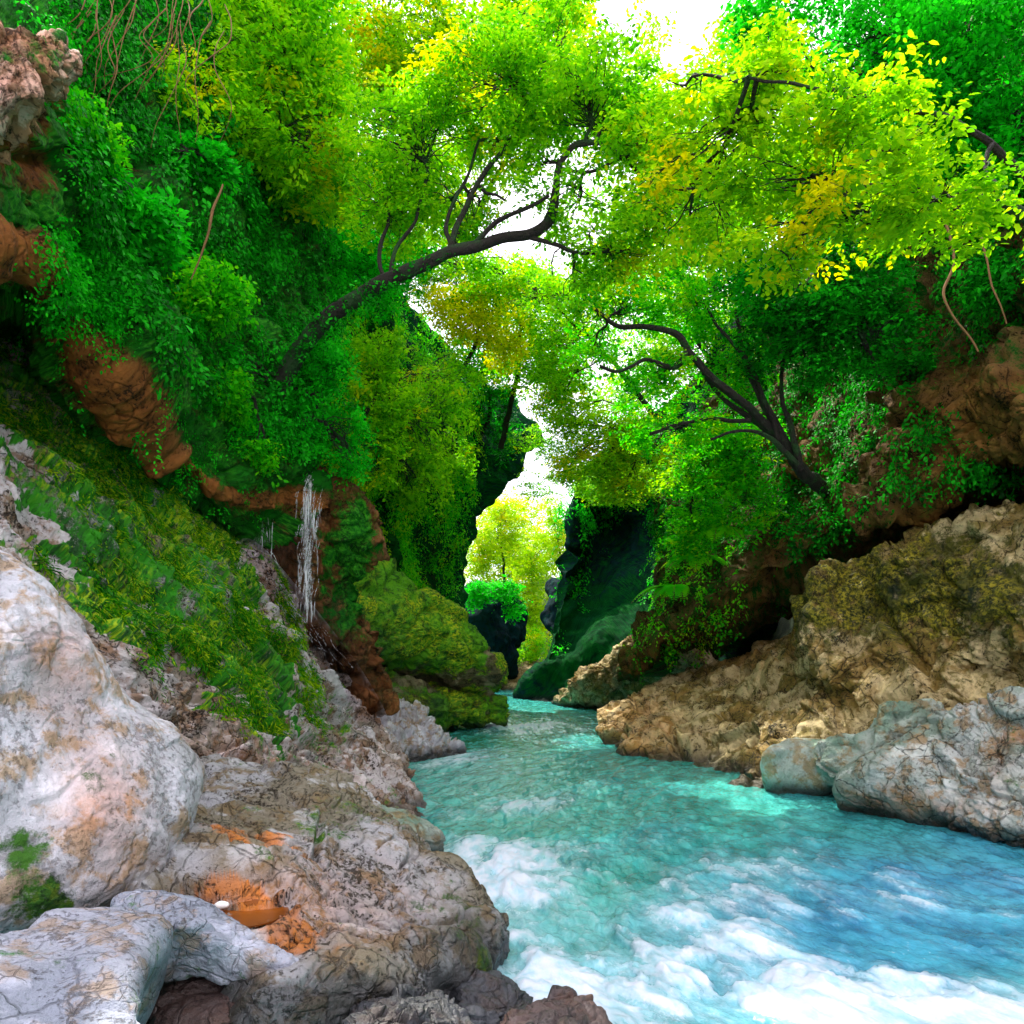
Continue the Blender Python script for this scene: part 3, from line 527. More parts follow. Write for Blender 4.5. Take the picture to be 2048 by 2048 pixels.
pr = join([blob([(1665, 1600, 15.2), (1700, 1550, 15.3), (1770, 1500, 15.3), (1850, 1462, 15.1), (1920, 1470, 14.8), (1940, 1560, 14.2), (1930, 1660, 13.6), (1840, 1650, 14.2), (1740, 1625, 14.8)], .7, 2, .75, 300, 180, rockdisp(.14, .8, .05, .8, .014, .03)),
           blob([(1830, 1500, 15.3), (1900, 1445, 15.1), (2000, 1415, 14.6), (2150, 1400, 13.6), (2350, 1500, 12), (2300, 1760, 11.4), (2060, 1715, 12.4), (1900, 1665, 13.6), (1850, 1590, 14.6)], .7, 2, .6, 360, 200, rockdisp(.22, .8, .15, 1.1, .025, .09))])
rock('veined_grey_boulder', pr, M_vein, 'grey boulder with white veins at the right edge of the river below the green boulder', moss=lambda s: np.clip(.2+.2*g2(*px_w(s.V3), 1990, 1500, 90, 60), 0, 1), tan=lambda s: np.clip(.6*g2(*px_w(s.V3), 2010, 1510, 50, 40)+.6*g2(*px_w(s.V3), 1800, 1625, 180, 30), 0, 1))
# upper right cliff and its dark undercut
def d_cliffR(p, s, t, U, V):
    a1, c1 = facets(p*.42+.2*perlin(p)[:, None]); a2, c2 = facets(p*1.2+3); a3, c3 = facets(p*3.3)
    return .7*fbm(p*.3, 4)+.5*a1-.2*c1+.24*a2-.09*c2+.08*a3-.03*c3+.05*fbm(p*4, 4, .6)
cliffR = patch([
    [(1380, 1020, 45), (1330, 1020, 36), (1440, 760, 34), (1560, 500, 32), (1700, 200, 30), (1850, -150, 26), (2000, -300, 23), (2200, -400, 19), (2700, -700, 13)],
    [(1370, 1120, 43), (1320, 1120, 34), (1430, 900, 31), (1550, 700, 29), (1690, 480, 27), (1840, 260, 23), (2000, 100, 20), (2200, 0, 16), (2700, -200, 11)],
    [(1360, 1210, 41), (1310, 1210, 32), (1420, 1040, 28.5), (1540, 900, 26), (1680, 750, 23.5), (1830, 600, 20.5), (2000, 500, 17.8), (2200, 450, 15), (2700, 300, 11)],
    [(1340, 1290, 40), (1290, 1290, 31), (1400, 1180, 27), (1520, 1080, 24), (1670, 990, 21.5), (1820, 900, 19), (2000, 830, 16.8), (2200, 800, 14.5), (2700, 700, 11)],
    [(1305, 1330, 40), (1255, 1330, 31), (1380, 1250, 27), (1500, 1170, 24), (1660, 1070, 21.5), (1820, 1010, 19.4), (2000, 940, 17.5), (2200, 900, 15), (2700, 800, 11.5)],
    [(1320, 1350, 42), (1270, 1350, 33), (1400, 1290, 31), (1540, 1240, 29), (1700, 1160, 27), (1860, 1100, 25), (2050, 1040, 23), (2300, 1000, 20), (2700, 950, 16)]], 320, 420, d_cliffR, toward=(-2, 6, 4))
rock('wooded_cliff', cliffR, M_cliffR, 'dark brown overhanging cliff above the tan ledge, half hidden in leaves', 'cliff', moss=lambda s: np.clip(.50-.4*g2(*px_w(s.V3), 1900, 900, 200, 130)-.3*g2(*px_w(s.V3), 1560, 980, 90, 130), 0, 1),
     tan=lambda s: np.clip(.9*np.exp(-((s.v-.82)/.08)**2)*.6+.6*g2(*px_of(s.V3), 1950, 850, 160, 130)+.5*g2(*px_of(s.V3), 1560, 960, 80, 120), 0, 1))
nl = blob([(1105, 1408, 46), (1160, 1370, 45), (1230, 1320, 43), (1290, 1280, 40), (1360, 1270, 36), (1380, 1300, 34), (1320, 1345, 36), (1250, 1385, 39), (1180, 1415, 42), (1120, 1420, 44)], .8, 4, .55, 240, 110, rockdisp(.4, .5, .25, .9, .08, .1))
rock('narrow_river_ledge', nl, M_tan, 'narrow pale rock ledge sloping into the water below the dark cave wall', moss=.38)

# ------------------------------------------------------------------ far gorge walls
def d_far(p, s, t, U, V): return .6*fbm(p*.16, 4)+.30*np.sin((p[:, 2]*2.6-p[:, 0]*1.6+2.5*perlin(p*.22)))*sstep(-.3, .4, perlin(p*.2+4))+.4*np.sin((p[:, 2]*.9+p[:, 0]*.8+2.2*perlin(p*.15)))*.5+.15*fbm(p*1.2, 4, .6)
cave = patch([
    [(1195, 960, 66), (1150, 960, 58), (1210, 900, 58), (1260, 860, 54), (1340, 800, 48), (1420, 700, 42), (1520, 600, 37)],
    [(1183, 1040, 64), (1138, 1040, 56), (1190, 1000, 60), (1250, 960, 60), (1340, 930, 52), (1430, 900, 42), (1520, 900, 36)],
    [(1173, 1150, 62), (1128, 1150, 54), (1180, 1110, 61), (1240, 1080, 62), (1340, 1060, 54), (1430, 1060, 42), (1520, 1060, 36)],
    [(1150, 1260, 60), (1105, 1260, 52), (1165, 1210, 55), (1220, 1180, 56), (1330, 1190, 50), (1430, 1200, 41), (1520, 1210, 36)],
    [(1110, 1340, 58), (1065, 1340, 50), (1130, 1320, 50), (1200, 1290, 50), (1320, 1290, 46), (1430, 1300, 40), (1520, 1310, 36)],
    [(1095, 1400, 58), (1030, 1398, 52), (1100, 1410, 48), (1200, 1400, 47), (1320, 1390, 43), (1430, 1390, 39), (1520, 1400, 36)]], 220, 220, d_far, .5, toward=(0, 20, 4))
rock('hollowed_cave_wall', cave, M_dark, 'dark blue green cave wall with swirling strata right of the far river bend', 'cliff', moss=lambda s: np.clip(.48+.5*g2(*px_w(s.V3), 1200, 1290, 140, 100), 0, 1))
def d_farL(p, s, t, U, V): return 1.2*fbm(p*.16, 4)+.5*fbm(p*.6, 4)
cliffM = patch([
    [(560, 300, 30), (680, 420, 34), (800, 560, 38), (900, 700, 42), (1040, 775, 48)],
    [(570, 600, 26), (690, 700, 30), (800, 780, 34), (900, 850, 39), (1080, 870, 47)],
    [(600, 850, 24), (700, 920, 29), (800, 960, 34), (890, 960, 40), (985, 965, 46)],
    [(620, 1050, 24), (720, 1080, 30), (800, 1100, 36), (870, 1120, 42), (935, 1130, 46)],
    [(640, 1250, 25), (740, 1250, 31), (820, 1280, 36), (890, 1290, 42), (945, 1300, 46)],
    [(660, 1400, 25), (760, 1400, 31), (840, 1420, 36), (900, 1430, 42), (950, 1420, 46)]], 240, 240, d_farL, 4, toward=(2, 10, 4))
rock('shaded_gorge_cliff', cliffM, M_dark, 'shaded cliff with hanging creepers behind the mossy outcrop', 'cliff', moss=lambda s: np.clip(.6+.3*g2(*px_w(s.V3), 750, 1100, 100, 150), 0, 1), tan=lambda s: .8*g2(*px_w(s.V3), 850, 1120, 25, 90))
al = blob([(930, 1200, 62), (960, 1170, 64), (1010, 1175, 65), (1040, 1230, 66), (1035, 1280, 67), (1010, 1310, 67), (1000, 1400, 66), (930, 1410, 63), (915, 1300, 61)], 2.2, 6, .6, 140, 90, lambda p: 1.0*fbm(p*.3, 4))
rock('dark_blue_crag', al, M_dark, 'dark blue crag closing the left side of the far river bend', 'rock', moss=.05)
ar = blob([(1104, 1180, 60), (1130, 1165, 58), (1150, 1200, 56), (1135, 1255, 54), (1110, 1275, 54), (1094, 1235, 56)], 1.0, 4, .6, 140, 90, lambda p: .7*fbm(p*.3, 4))
rock('leaning_dark_crag', ar, M_dark, 'dark crag leaning over the far bend in front of the yellow green trees', 'rock', moss=.3)
fb = blob([(960, 1372, 70), (1000, 1345, 74), (1060, 1330, 74), (1100, 1345, 66), (1090, 1380, 60), (1020, 1392, 62), (965, 1388, 66)], 1, 4, .6, 120, 70, lambda p: .6*fbm(p*.5, 4))
rock('sunlit_far_bank', fb, M_tan, 'small sunlit tan bank where the river vanishes', 'rock', moss=.4)

# ------------------------------------------------------------------ trees
tree('leaning_tree', 'dark trunked tree leaning from the left cliff far over the river', 'tree', (560, 815, 16.5),
     [pxtube([(535, 850, 17, 30), (560, 780, 16.6, 25), (600, 700, 16.2, 22), (665, 630, 15.8, 21), (740, 580, 15.5, 19), (820, 540, 15.2, 17), (900, 508, 15, 14), (980, 482, 14.9, 13), (1050, 465, 14.8, 12), (1095, 440, 14.7, 13), (1112, 390, 14.6, 10), (1122, 330, 14.6, 8), (1150, 290, 14.6, 7), (1190, 285, 14.5, 5)], 80, .05),
      pxtube([(1150, 290, 14.6, 7), (1200, 290, 14.4, 6), (1250, 325, 14.2, 6), (1310, 365, 14, 5.5), (1400, 378, 13.7, 5), (1480, 360, 13.4, 4), (1570, 345, 13.1, 3), (1700, 365, 12.8, 2)], 50, .05),
      pxtube([(1050, 465, 14.8, 6), (1110, 490, 14.7, 5), (1170, 505, 14.5, 4), (1260, 500, 14.3, 2.5)], 24, .05),
      pxtube([(900, 508, 15, 8), (920, 440, 15, 7), (950, 370, 15, 6), (1000, 300, 15, 5.5), (1035, 240, 15, 5), (1060, 190, 15, 3)], 40, .06),
      pxtube([(940, 495, 15, 7), (985, 450, 14.7, 6), (1040, 420, 14.4, 5), (1100, 390, 14.2, 4)], 24, .05),
      pxtube([(905, 500, 15, 6), (895, 440, 15.2, 5), (930, 360, 15.4, 4), (960, 280, 15.5, 2.5)], 24, .06),
      pxtube([(780, 560, 15.4, 7), (790, 500, 15.4, 5), (830, 440, 15.5, 4), (850, 370, 15.6, 2.5)], 24, .06),
      pxtube([(770, 565, 15.4, 6), (760, 500, 15.6, 5), (775, 440, 15.8, 3), (760, 380, 16, 2)], 24, .06),
      pxtube([(1120, 335, 14.6, 5), (1180, 345, 14.4, 4), (1240, 320, 14.2, 3), (1300, 300, 14, 2)], 24, .05)],
     [(1020, 160, 15, 190, 90, 1.6, 330), (840, 250, 15.6, 150, 120, 1.6, 330), (1180, 180, 14.6, 150, 70, 1.4, 200), (1300, 290, 14, 110, 60, 1.2, 120), (1160, 400, 14.6, 110, 70, 1.0, 60),
      (780, 420, 16, 90, 100, 1, 170), (1330, 430, 14, 150, 70, 1.2, 150), (1000, 280, 15.4, 100, 60, 1, 60), (900, 400, 15.6, 70, 60, .8, 45), (1220, 500, 14.4, 90, 40, 1, 45), (1010, 400, 15, 60, 50, .8, 14), (1150, 560, 15, 120, 40, 1, 26), (1180, 470, 14.6, 70, 50, .8, 22), (1050, 240, 15, 80, 50, 1, 50), (1100, 60, 15, 130, 80, 1.4, 200), (1230, 230, 15, 140, 60, 1.2, 170), (960, 400, 15.6, 60, 80, .8, 45), (1080, 330, 15, 60, 50, .8, 24)],
     L_lime, M_bark, .085, 26, .5, gap=-.05)
lt = bpy.data.objects['leaning_tree']; tp, tr_ = pxtube([(535, 850, 17, 30), (600, 700, 16.2, 24), (665, 630, 15.8, 22), (740, 580, 15.5, 18), (820, 540, 15.2, 14), (900, 508, 15, 10)], 200, .05)
k = rng.integers(0, 200, 420); k = k[rng.random(420) < 1-.75*k/200]; q = tp[k]+rng.normal(size=(len(k), 3))*tr_[k][:, None]*.75
V, Q, T = sprays(q, .06, 14, .26, flat=1., droop=.6); link_mesh('ivy', V, Q, L_ivy, lt, {'tint': T}, smooth=False)
tree('overhanging_tree', 'near tree spreading yellow green sprays of large leaves in from the right', 'tree', (2400, 700, 11),
     [pxtube([(2420, 760, 11, 30), (2300, 600, 11, 24), (2150, 470, 11, 18), (1980, 400, 11, 11), (1800, 370, 11, 7), (1650, 380, 11, 4)], 50, .08),
      pxtube([(2150, 470, 11, 12), (2000, 300, 10.6, 9), (1850, 220, 10.4, 6), (1650, 180, 10.4, 4), (1500, 150, 10.6, 3)], 40, .08),
      pxtube([(1850, 250, 10.6, 4), (1780, 300, 10.4, 3), (1720, 290, 10.2, 2)], 16, .05)],
     [(1540, 150, 11.2, 150, 60, 1.2, 100), (1690, 210, 10.4, 150, 55, .9, 80), (1820, 290, 10, 100, 40, .8, 42), (1480, 290, 12, 190, 60, 1.4, 150), (1640, 350, 11.4, 190, 50, 1.3, 120), (1700, 440, 11, 190, 50, 1.2, 110), (1880, 400, 10.4, 130, 45, .9, 60), (2000, 380, 10, 60, 30, .6, 22), (1560, 500, 11.6, 150, 36, 1, 55), (1360, 170, 12, 100, 60, 1.2, 50), (1380, 430, 12.6, 150, 60, 1.4, 90), (1930, 460, 10.4, 60, 20, .6, 14), (2200, 450, 10, 150, 100, .9, 60)],
     L_yel, M_bark, .095, 22, .50, gap=.05, droop=.3, flat=.25, freq=1.3)
tree('twisted_tree', 'twisted dark stemmed tree reaching left from the right cliff', 'tree', (1590, 930, 20),
     [pxtube([(1690, 1010, 23.5, 20), (1630, 965, 21.6, 17), (1600, 940, 20.5, 15), (1560, 880, 20.3, 12), (1500, 820, 20, 10), (1430, 760, 20, 9.5), (1385, 710, 20, 9), (1355, 672, 20, 9), (1300, 655, 20, 7), (1240, 650, 20, 6), (1190, 620, 20, 4)], 60, .06),
      pxtube([(1375, 700, 20, 8), (1345, 735, 19.8, 7), (1290, 720, 19.6, 5), (1240, 745, 19.5, 4), (1200, 735, 19.4, 3)], 30, .05),
      pxtube([(1590, 925, 20.4, 14), (1550, 850, 20.2, 11), (1510, 770, 20.2, 9), (1480, 690, 20.2, 6), (1470, 620, 20.2, 4)], 40, .06),
      pxtube([(1570, 900, 20.6, 10), (1520, 850, 20.8, 8), (1450, 800, 21, 6), (1400, 740, 21, 4)], 30, .06),
      pxtube([(1500, 840, 20, 6), (1400, 840, 20, 4), (1300, 870, 20, 3)], 20, .06),
      pxtube([(1600, 940, 20.2, 9), (1580, 850, 20, 7), (1560, 780, 20, 5), (1575, 690, 20, 3)], 24, .06), pxtube([(1595, 930, 20, 7), (1545, 880, 19.8, 6), (1490, 860, 19.8, 4), (1420, 880, 19.8, 3)], 24, .06),
      pxtube([(1560, 880, 20, 6), (1530, 800, 20, 5), (1500, 730, 20, 4), (1440, 660, 20, 3), (1400, 600, 20, 2)], 24, .06)],
     [(1250, 610, 20.6, 110, 60, 1.4, 110), (1390, 600, 21, 130, 90, 1.6, 230), (1300, 760, 20.8, 110, 60, 1.4, 130), (1450, 720, 21.5, 110, 100, 1.4, 180), (1180, 700, 20.8, 60, 40, 1, 40), (1350, 860, 21, 110, 50, 1.4, 120), (1200, 640, 21, 60, 50, 1, 40)],
     L_green, M_bark, .10, 24, .55, gap=-.05)
def bushy(name, label, base, blobs, mat, size=.11, K=26, L=.6, gap=-.12, cat='tree', rp=8, group=None, **kw):
    c = blobs[0]; return tree(name, label, cat, base, [pxtube([(base[0], base[1], base[2], rp), ((base[0]+c[0])/2+15, (base[1]+c[1])/2, (base[2]+c[2])/2, rp*.7), (c[0], c[1], c[2], rp*.3)], 24, .12)], blobs, mat, M_bark, size, K, L, gap, group=group, **kw)
bushy('cliff_tree', 'bright green tree rooted high on the left cliff beside the hanging roots', (420, 420, 17), [(560, 120, 17, 190, 130, 2, 420), (430, 250, 16, 120, 110, 1.6, 250), (640, 300, 17.5, 130, 120, 1.6, 330), (560, 20, 17, 180, 90, 2, 240)], L_lime, group='trees on the left cliff')
bushy('crest_tree', 'yellow green tree over the top centre of the gorge', (760, 420, 24), [(880, 70, 23, 240, 110, 3, 520), (700, 180, 24, 150, 140, 2.5, 330), (860, 330, 25, 120, 130, 2.5, 260), (1050, 40, 22, 110, 70, 2, 130)], L_yel, .12, L=.7, group='trees on the left cliff')
bushy('shaded_tree', 'darker green tree on the left cliff behind the crook of the leaning trunk', (600, 640, 22), [(600, 480, 22, 150, 130, 2.2, 420), (740, 520, 24, 110, 110, 2, 260), (500, 330, 21, 130, 130, 2, 330)], L_pure, .11, group='trees on the left cliff')
bushy('corner_tree', 'pure green tree filling the top right corner', (2100, 500, 19), [(1930, 110, 17, 210, 150, 2, 620), (1750, 60, 18, 140, 90, 2, 260), (2100, 250, 16, 150, 160, 2, 300), (1960, 290, 18, 140, 60, 1.6, 240), (1560, 40, 18, 110, 60, 1.6, 110)], L_pure, .11, flat=.5, group='trees on the right cliff')
bushy('canopy_tree', 'lime green tree behind the yellow sprays at the right', (1800, 620, 23), [(1500, 260, 22, 150, 130, 2.5, 420), (1680, 330, 22, 170, 130, 2.5, 420), (1420, 460, 23, 110, 110, 2, 230), (1340, 330, 22, 70, 70, 1.5, 80), (1820, 420, 21, 120, 80, 1.8, 200), (1500, 110, 22, 100, 90, 1.5, 140)], L_lime, .12, L=.65, group='trees on the right cliff')
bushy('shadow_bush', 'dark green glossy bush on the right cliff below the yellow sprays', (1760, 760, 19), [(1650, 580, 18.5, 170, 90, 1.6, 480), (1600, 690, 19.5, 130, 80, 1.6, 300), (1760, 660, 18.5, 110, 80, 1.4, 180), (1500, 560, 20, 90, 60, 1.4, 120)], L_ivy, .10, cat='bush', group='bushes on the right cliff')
bushy('lobed_bush', 'vivid green bush hanging before the cave wall', (1500, 980, 24), [(1400, 960, 24, 90, 90, 1.6, 260), (1460, 880, 24, 90, 60, 1.6, 180), (1380, 1060, 24.5, 60, 60, 1.4, 110), (1490, 1000, 23.5, 60, 80, 1.2, 130)], L_green, .11, cat='bush', group='bushes on the right cliff')
bushy('drooping_tree', 'tree with flat yellow tipped boughs just right of the lower sky gap', (1440, 880, 32), [(1230, 860, 31, 100, 50, 2, 190), (1200, 940, 31, 80, 36, 1.6, 110), (1290, 900, 31, 80, 60, 2, 150), (1250, 985, 31, 60, 22, 1.4, 46), (1150, 850, 33, 50, 50, 1.6, 90), (1140, 930, 33, 46, 36, 1.6, 60)], L_yel, .13, L=.8, flat=.2)
bushy('golden_tree', 'golden yellow tree in the middle of the gorge below the sky gap', (880, 800, 33), [(960, 640, 32, 90, 60, 2, 210), (900, 600, 32, 50, 60, 1.5, 70), (1010, 690, 33, 60, 40, 1.5, 60)], L_gold, .14, L=.8)
bushy('young_tree', 'light green tree rising behind the golden tree', (1000, 900, 40), [(1040, 600, 36, 90, 60, 2.5, 190), (1110, 680, 38, 80, 70, 2.5, 190), (1040, 730, 38, 90, 60, 2.5, 170), (1150, 770, 38, 60, 40, 2, 80), (1180, 610, 36, 60, 50, 2, 60), (1050, 560, 36, 110, 36, 2, 130), (1120, 800, 38, 40, 80, 2, 70)], L_lime, .15, L=.9, gap=-.05)
bushy('backdrop_tree', 'pale lime tree far behind the twisted tree on the right slope', (1500, 900, 46), [(1300, 540, 38, 120, 60, 3, 190), (1400, 650, 44, 140, 130, 3, 420), (1300, 720, 44, 90, 90, 3, 220), (1240, 800, 46, 60, 60, 2.5, 110), (1480, 430, 36, 150, 100, 3, 360), (1330, 420, 36, 90, 60, 2.5, 120)], L_lime, .16, L=1.)
bushy('cliff_top_tree', 'tall green tree on the crest behind the cliff tree at the top left', (600, 500, 34), [(560, 150, 32, 260, 220, 3, 900), (760, 380, 34, 140, 150, 3, 420), (330, 60, 30, 160, 140, 3, 330), (880, 470, 36, 90, 70, 2.5, 170)], L_green, .15, L=.9)
bushy('lace_tree', 'thin leaved lime tree whose boughs half close the sky gap in the middle', (1330, 860, 34), [(1090, 590, 31, 190, 50, 2.4, 300), (1140, 690, 32, 90, 90, 2.2, 230), (1110, 790, 34, 50, 80, 2, 120), (1000, 555, 30, 80, 36, 1.6, 80), (1250, 540, 30, 110, 50, 2, 160), (1200, 440, 28, 80, 60, 2, 70), (1150, 900, 36, 60, 50, 2, 110), (1230, 960, 36, 90, 50, 2, 150), (1185, 970, 44, 60, 34, 2, 110), (1085, 960, 44, 50, 40, 2, 60), (1060, 890, 40, 40, 40, 1.6, 60), (870, 560, 33, 90, 70, 2, 190), (820, 490, 31, 60, 60, 2, 90), (950, 520, 30, 60, 30, 1.4, 40)], L_lime, .12, 26, .9, .0, flat=.22)
bushy('crown_gap_tree', 'high lime tree closing over the river at the top centre', (900, 500, 26), [(1100, 130, 24, 120, 90, 2, 260), (1260, 220, 22, 110, 70, 1.6, 170), (1330, 330, 20, 100, 50, 1.4, 110), (980, 230, 24, 110, 90, 2, 200), (860, 120, 24, 150, 100, 2, 260), (1240, 70, 24, 110, 60, 1.6, 30), (1180, 20, 24, 60, 40, 1.6, 30)], L_yel, .12, 26, .8, .0, flat=.22)
bushy('far_slope_tree', 'broad lime tree backing the sunlit trees at the far bend', (1060, 1300, 90), [(1035, 1120, 86, 130, 120, 4, 950), (1000, 1010, 86, 70, 40, 3, 120), (1060, 1270, 84, 60, 80, 3, 260)], L_far, .26, 26, 1.6, -.25, rp=3)
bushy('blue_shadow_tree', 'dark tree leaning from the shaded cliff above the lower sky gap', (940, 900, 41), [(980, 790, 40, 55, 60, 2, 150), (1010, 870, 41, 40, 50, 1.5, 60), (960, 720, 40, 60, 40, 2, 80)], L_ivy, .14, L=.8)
bushy('curtain_bush', 'yellow green leaf curtain left of the far gorge', (700, 860, 25), [(760, 760, 25, 100, 110, 1.6, 360), (850, 850, 28, 100, 110, 1.8, 380), (720, 900, 25, 90, 90, 1.5, 260), (900, 760, 30, 70, 80, 1.6, 170), (830, 970, 29, 80, 60, 1.6, 180), (900, 920, 33, 50, 60, 1.6, 110)], L_lime, .115, flat=.6, cat='bush')
bushy('ivy_bush', 'dense ivy bush wrapped around the foot of the leaning tree', (600, 850, 17), [(640, 760, 17.2, 80, 110, .9, 420), (590, 860, 17, 70, 50, .9, 180), (690, 880, 18, 60, 80, .9, 200), (480, 720, 16, 60, 80, .8, 160)], L_pure, .07, K=22, L=.4, flat=.9, cat='bush')
for i, (b, bl, lab) in enumerate([
    ((985, 1260, 72), [(1000, 1070, 70, 50, 60, 3, 240), (955, 1110, 70, 30, 70, 2, 130), (1010, 1020, 70, 40, 30, 2, 70)], 'yellow green tree at the left of the sunlit far group'),
    ((1050, 1330, 76), [(1060, 1130, 74, 50, 80, 3, 300), (1055, 1230, 72, 40, 60, 2, 170)], 'tallest yellow green tree at the centre of the far bend'),
    ((1110, 1250, 78), [(1115, 1080, 76, 40, 60, 3, 200), (1100, 1020, 76, 30, 30, 2, 50)], 'yellow green tree of the far group leaning to the right'),
    ((1035, 1380, 70), [(1030, 1325, 68, 36, 34, 2, 120), (1070, 1290, 68, 26, 40, 2, 70)], 'low bright green shrub by the vanishing river')]):
    tr = bushy('far_tree', lab, b, bl, L_far if i < 3 else L_lime, .20, 26, 1.3, -.2, group='sunlit trees at the far bend', rp=4)
for i, (px, py, Y) in enumerate([(820, 200, 45), (1500, 420, 46), (1350, 700, 60), (1180, 820, 70), (650, 250, 36), (1750, 350, 38), (950, 950, 60)]):
    pass

bushy('crag_bush', 'green bush crowning the dark blue crag at the far bend', (980, 1190, 60), [(955, 1185, 59, 40, 26, 2, 120), (1010, 1180, 60, 40, 20, 2, 90), (1030, 1215, 60, 16, 24, 1.4, 30)], L_pure, .2, 24, 1.1, -.3, cat='bush', rp=3)
for b_, bl_, mt_, sz_, lab_ in [
    ((250, 500, 12), [(290, 450, 11.7, 80, 50, .7, 110), (230, 380, 11.4, 50, 50, .6, 60)], L_pure, .10, 'fresh green shrub on the left cliff above the bright moss fringe'),
    ((400, 640, 14.5), [(430, 590, 14, 80, 60, .8, 130)], L_green, .09, 'shrub with pale tips on the left cliff beside the bare brown stem'),
    ((500, 800, 16), [(470, 790, 15.3, 70, 50, .7, 120), (530, 900, 16, 40, 40, .5, 60)], L_green, .09, 'small shrub on the left cliff just left of the leaning tree foot'),
    ((400, 330, 15), [(380, 300, 14.4, 90, 50, .8, 150)], L_pure, .11, 'broad leaved green shrub below the hanging roots'),
    ((200, 300, 11), [(180, 240, 10.6, 46, 80, .5, 120)], L_green, .08, 'narrow shrub trailing down the cliff beside the pink rock knob'),
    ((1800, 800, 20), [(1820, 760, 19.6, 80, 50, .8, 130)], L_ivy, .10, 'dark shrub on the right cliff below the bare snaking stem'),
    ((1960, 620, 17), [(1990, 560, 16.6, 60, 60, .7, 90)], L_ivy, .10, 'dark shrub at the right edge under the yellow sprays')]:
    bushy('cliff_shrub', lab_, b_, bl_, mt_, sz_, 22, .45, -.05, cat='shrub', rp=3, group='shrubs on the gorge cliffs', flat=.6)
def fern(px, py, Y, lab, L=1.0, nf=9):
    c = P(px, py, Y); root = empty('fern', c); tag(root, lab, 'fern', 'ferns on the right cliff edge')
    VV, QQ, TT, off, stems = [], [], [], 0, []
    for k in range(nf):
        a = rng.uniform(math.pi*.75, math.pi*1.75); d = np.array([math.cos(a), math.sin(a)*.7, 0]); Lk = L*rng.uniform(.6, 1.1); t = np.linspace(0, 1, 22)[:, None]
        p = c+d*t*Lk+np.array([0, 0, 1.])*(t*.55-t**2*.85)*Lk; stems.append((p, np.linspace(.012, .004, 22))); VV, QQ, TT, off = [], [], [], 0
        tn = np.gradient(p, axis=0); tn /= np.linalg.norm(tn, axis=1, keepdims=True); sd_ = np.cross(tn, [0, 0, 1.]); sd_ /= np.linalg.norm(sd_, axis=1, keepdims=True); up_ = np.cross(sd_, tn)
        for sg_ in (-1, 1):
            V, Q, T = leaves(p, sd_*sg_+tn*.35, up_+0*p, Lk*.26*np.sin(np.clip(t[:, 0]*.9+.1, 0, 1)*math.pi)**.7+.02, np.full(22, rng.uniform(.4, .8)), .55); VV.append(V); QQ.append(Q+off); TT.append(T); off += len(V)
        link_mesh('frond', np.concatenate(VV), np.concatenate(QQ), L_green, root, {'tint': np.concatenate(TT)}, smooth=False)
    V, Q = tubes(stems, 4); link_mesh('stem', V, Q, M_root, root)
fern(1395, 1120, 25.5, 'fern arching out over the dark cave wall, highest of the right cliff ferns', 1.5)
fern(1350, 1180, 27, 'fern on the right cliff lip at the mid height of the cave wall', 1.4)
fern(1440, 1065, 24.5, 'fern tucked under the vivid green hanging bush', 1.3)
# creepers, moss and roots
cover('ivy', 'small leaved dark ivy carpet over the face of the overhanging cliff', cliffL, 5200, lambda px, py, p, N: inside(px, py, [(120, -50), (700, -50), (700, 900), (560, 900), (480, 860), (400, 800), (300, 700), (230, 620), (150, 480), (130, 300)])*(.4+1.4*(perlin(p*.5) > -.05)), L_ivy, .085, 18, .42, .45)
cover('moss_fringe', 'bright green tuft fringe hanging over the brown lip of the left cliff', cliffL, 1700, lambda px, py, p, N: (perlin(p*1.1) > .15)*(.12*g2(px, py, 110, 640, 40, 50)+.15*g2(px, py, 240, 740, 50, 40)+.15*g2(px, py, 300, 830, 40, 50)+.15*g2(px, py, 400, 930, 50, 40)+.15*g2(px, py, 480, 960, 40, 30))+g2(px, py, 190, 560, 60, 75)+.6*g2(px, py, 120, 500, 45, 35)+.4*g2(px, py, 100, 90, 60, 60)+.35*g2(px, py, 170, 250, 30, 90)+.3*g2(px, py, 530, 850, 60, 50), L_pure, .05, 24, .35, .2, cat='moss', droop=.8)
cover('moss_blades', 'yellow green moss combed down the face of the tilted slab', slab, 11000, lambda px, py, p, N: inside(px+170*perlin(p*.9+3)+80*perlin(p*2.5), py+90*perlin(p*1.1+9), [(-100, 560), (120, 700), (300, 850), (510, 1080), (560, 1260), (610, 1420), (560, 1470), (500, 1440), (330, 1330), (180, 1200), (90, 1010), (0, 870)])*(.06+(fbm(p*1.3, 3) > .0)), L_moss, .085, 12, .30, .02, cat='moss', dirs=(.35, -.1, -1.), wid=.22, flat=.45, slim=.28)
cover('creeper', 'hanging creeper leaves on the shaded cliff behind the mossy outcrop', cliffM, 2600, lambda px, py, p, N: inside(px, py, [(600, 500), (960, 700), (940, 1000), (900, 1250), (700, 1200), (640, 900)])*(perlin(p*.4) > -.2), L_green, .11, 16, .6, .6)
cover('cave_creeper', 'hanging green creeper on the left edge and top of the dark cave wall', cave, 900, lambda px, py, p, N: (perlin(p*.35) > -.1)*(g2(px, py, 1150, 990, 60, 60)+.6*g2(px, py, 1260, 940, 120, 40)+.5*g2(px, py, 1120, 1180, 30, 90)+.5*g2(px, py, 1370, 1200, 50, 140)), L_pure, .17, 14, .8, .8, cat='creeper')
cover('bank_ivy', 'dark ivy patches on the right cliff between bare brown rock', cliffR, 6500, lambda px, py, p, N: (py < 1090)*(perlin(p*.45+5) > -.18)*inside(px, py, [(1300, 1300), (1300, 900), (1600, 0), (2300, 0), (2300, 900), (1800, 980), (1500, 1150)]), L_ivy, .09, 18, .45, .4)
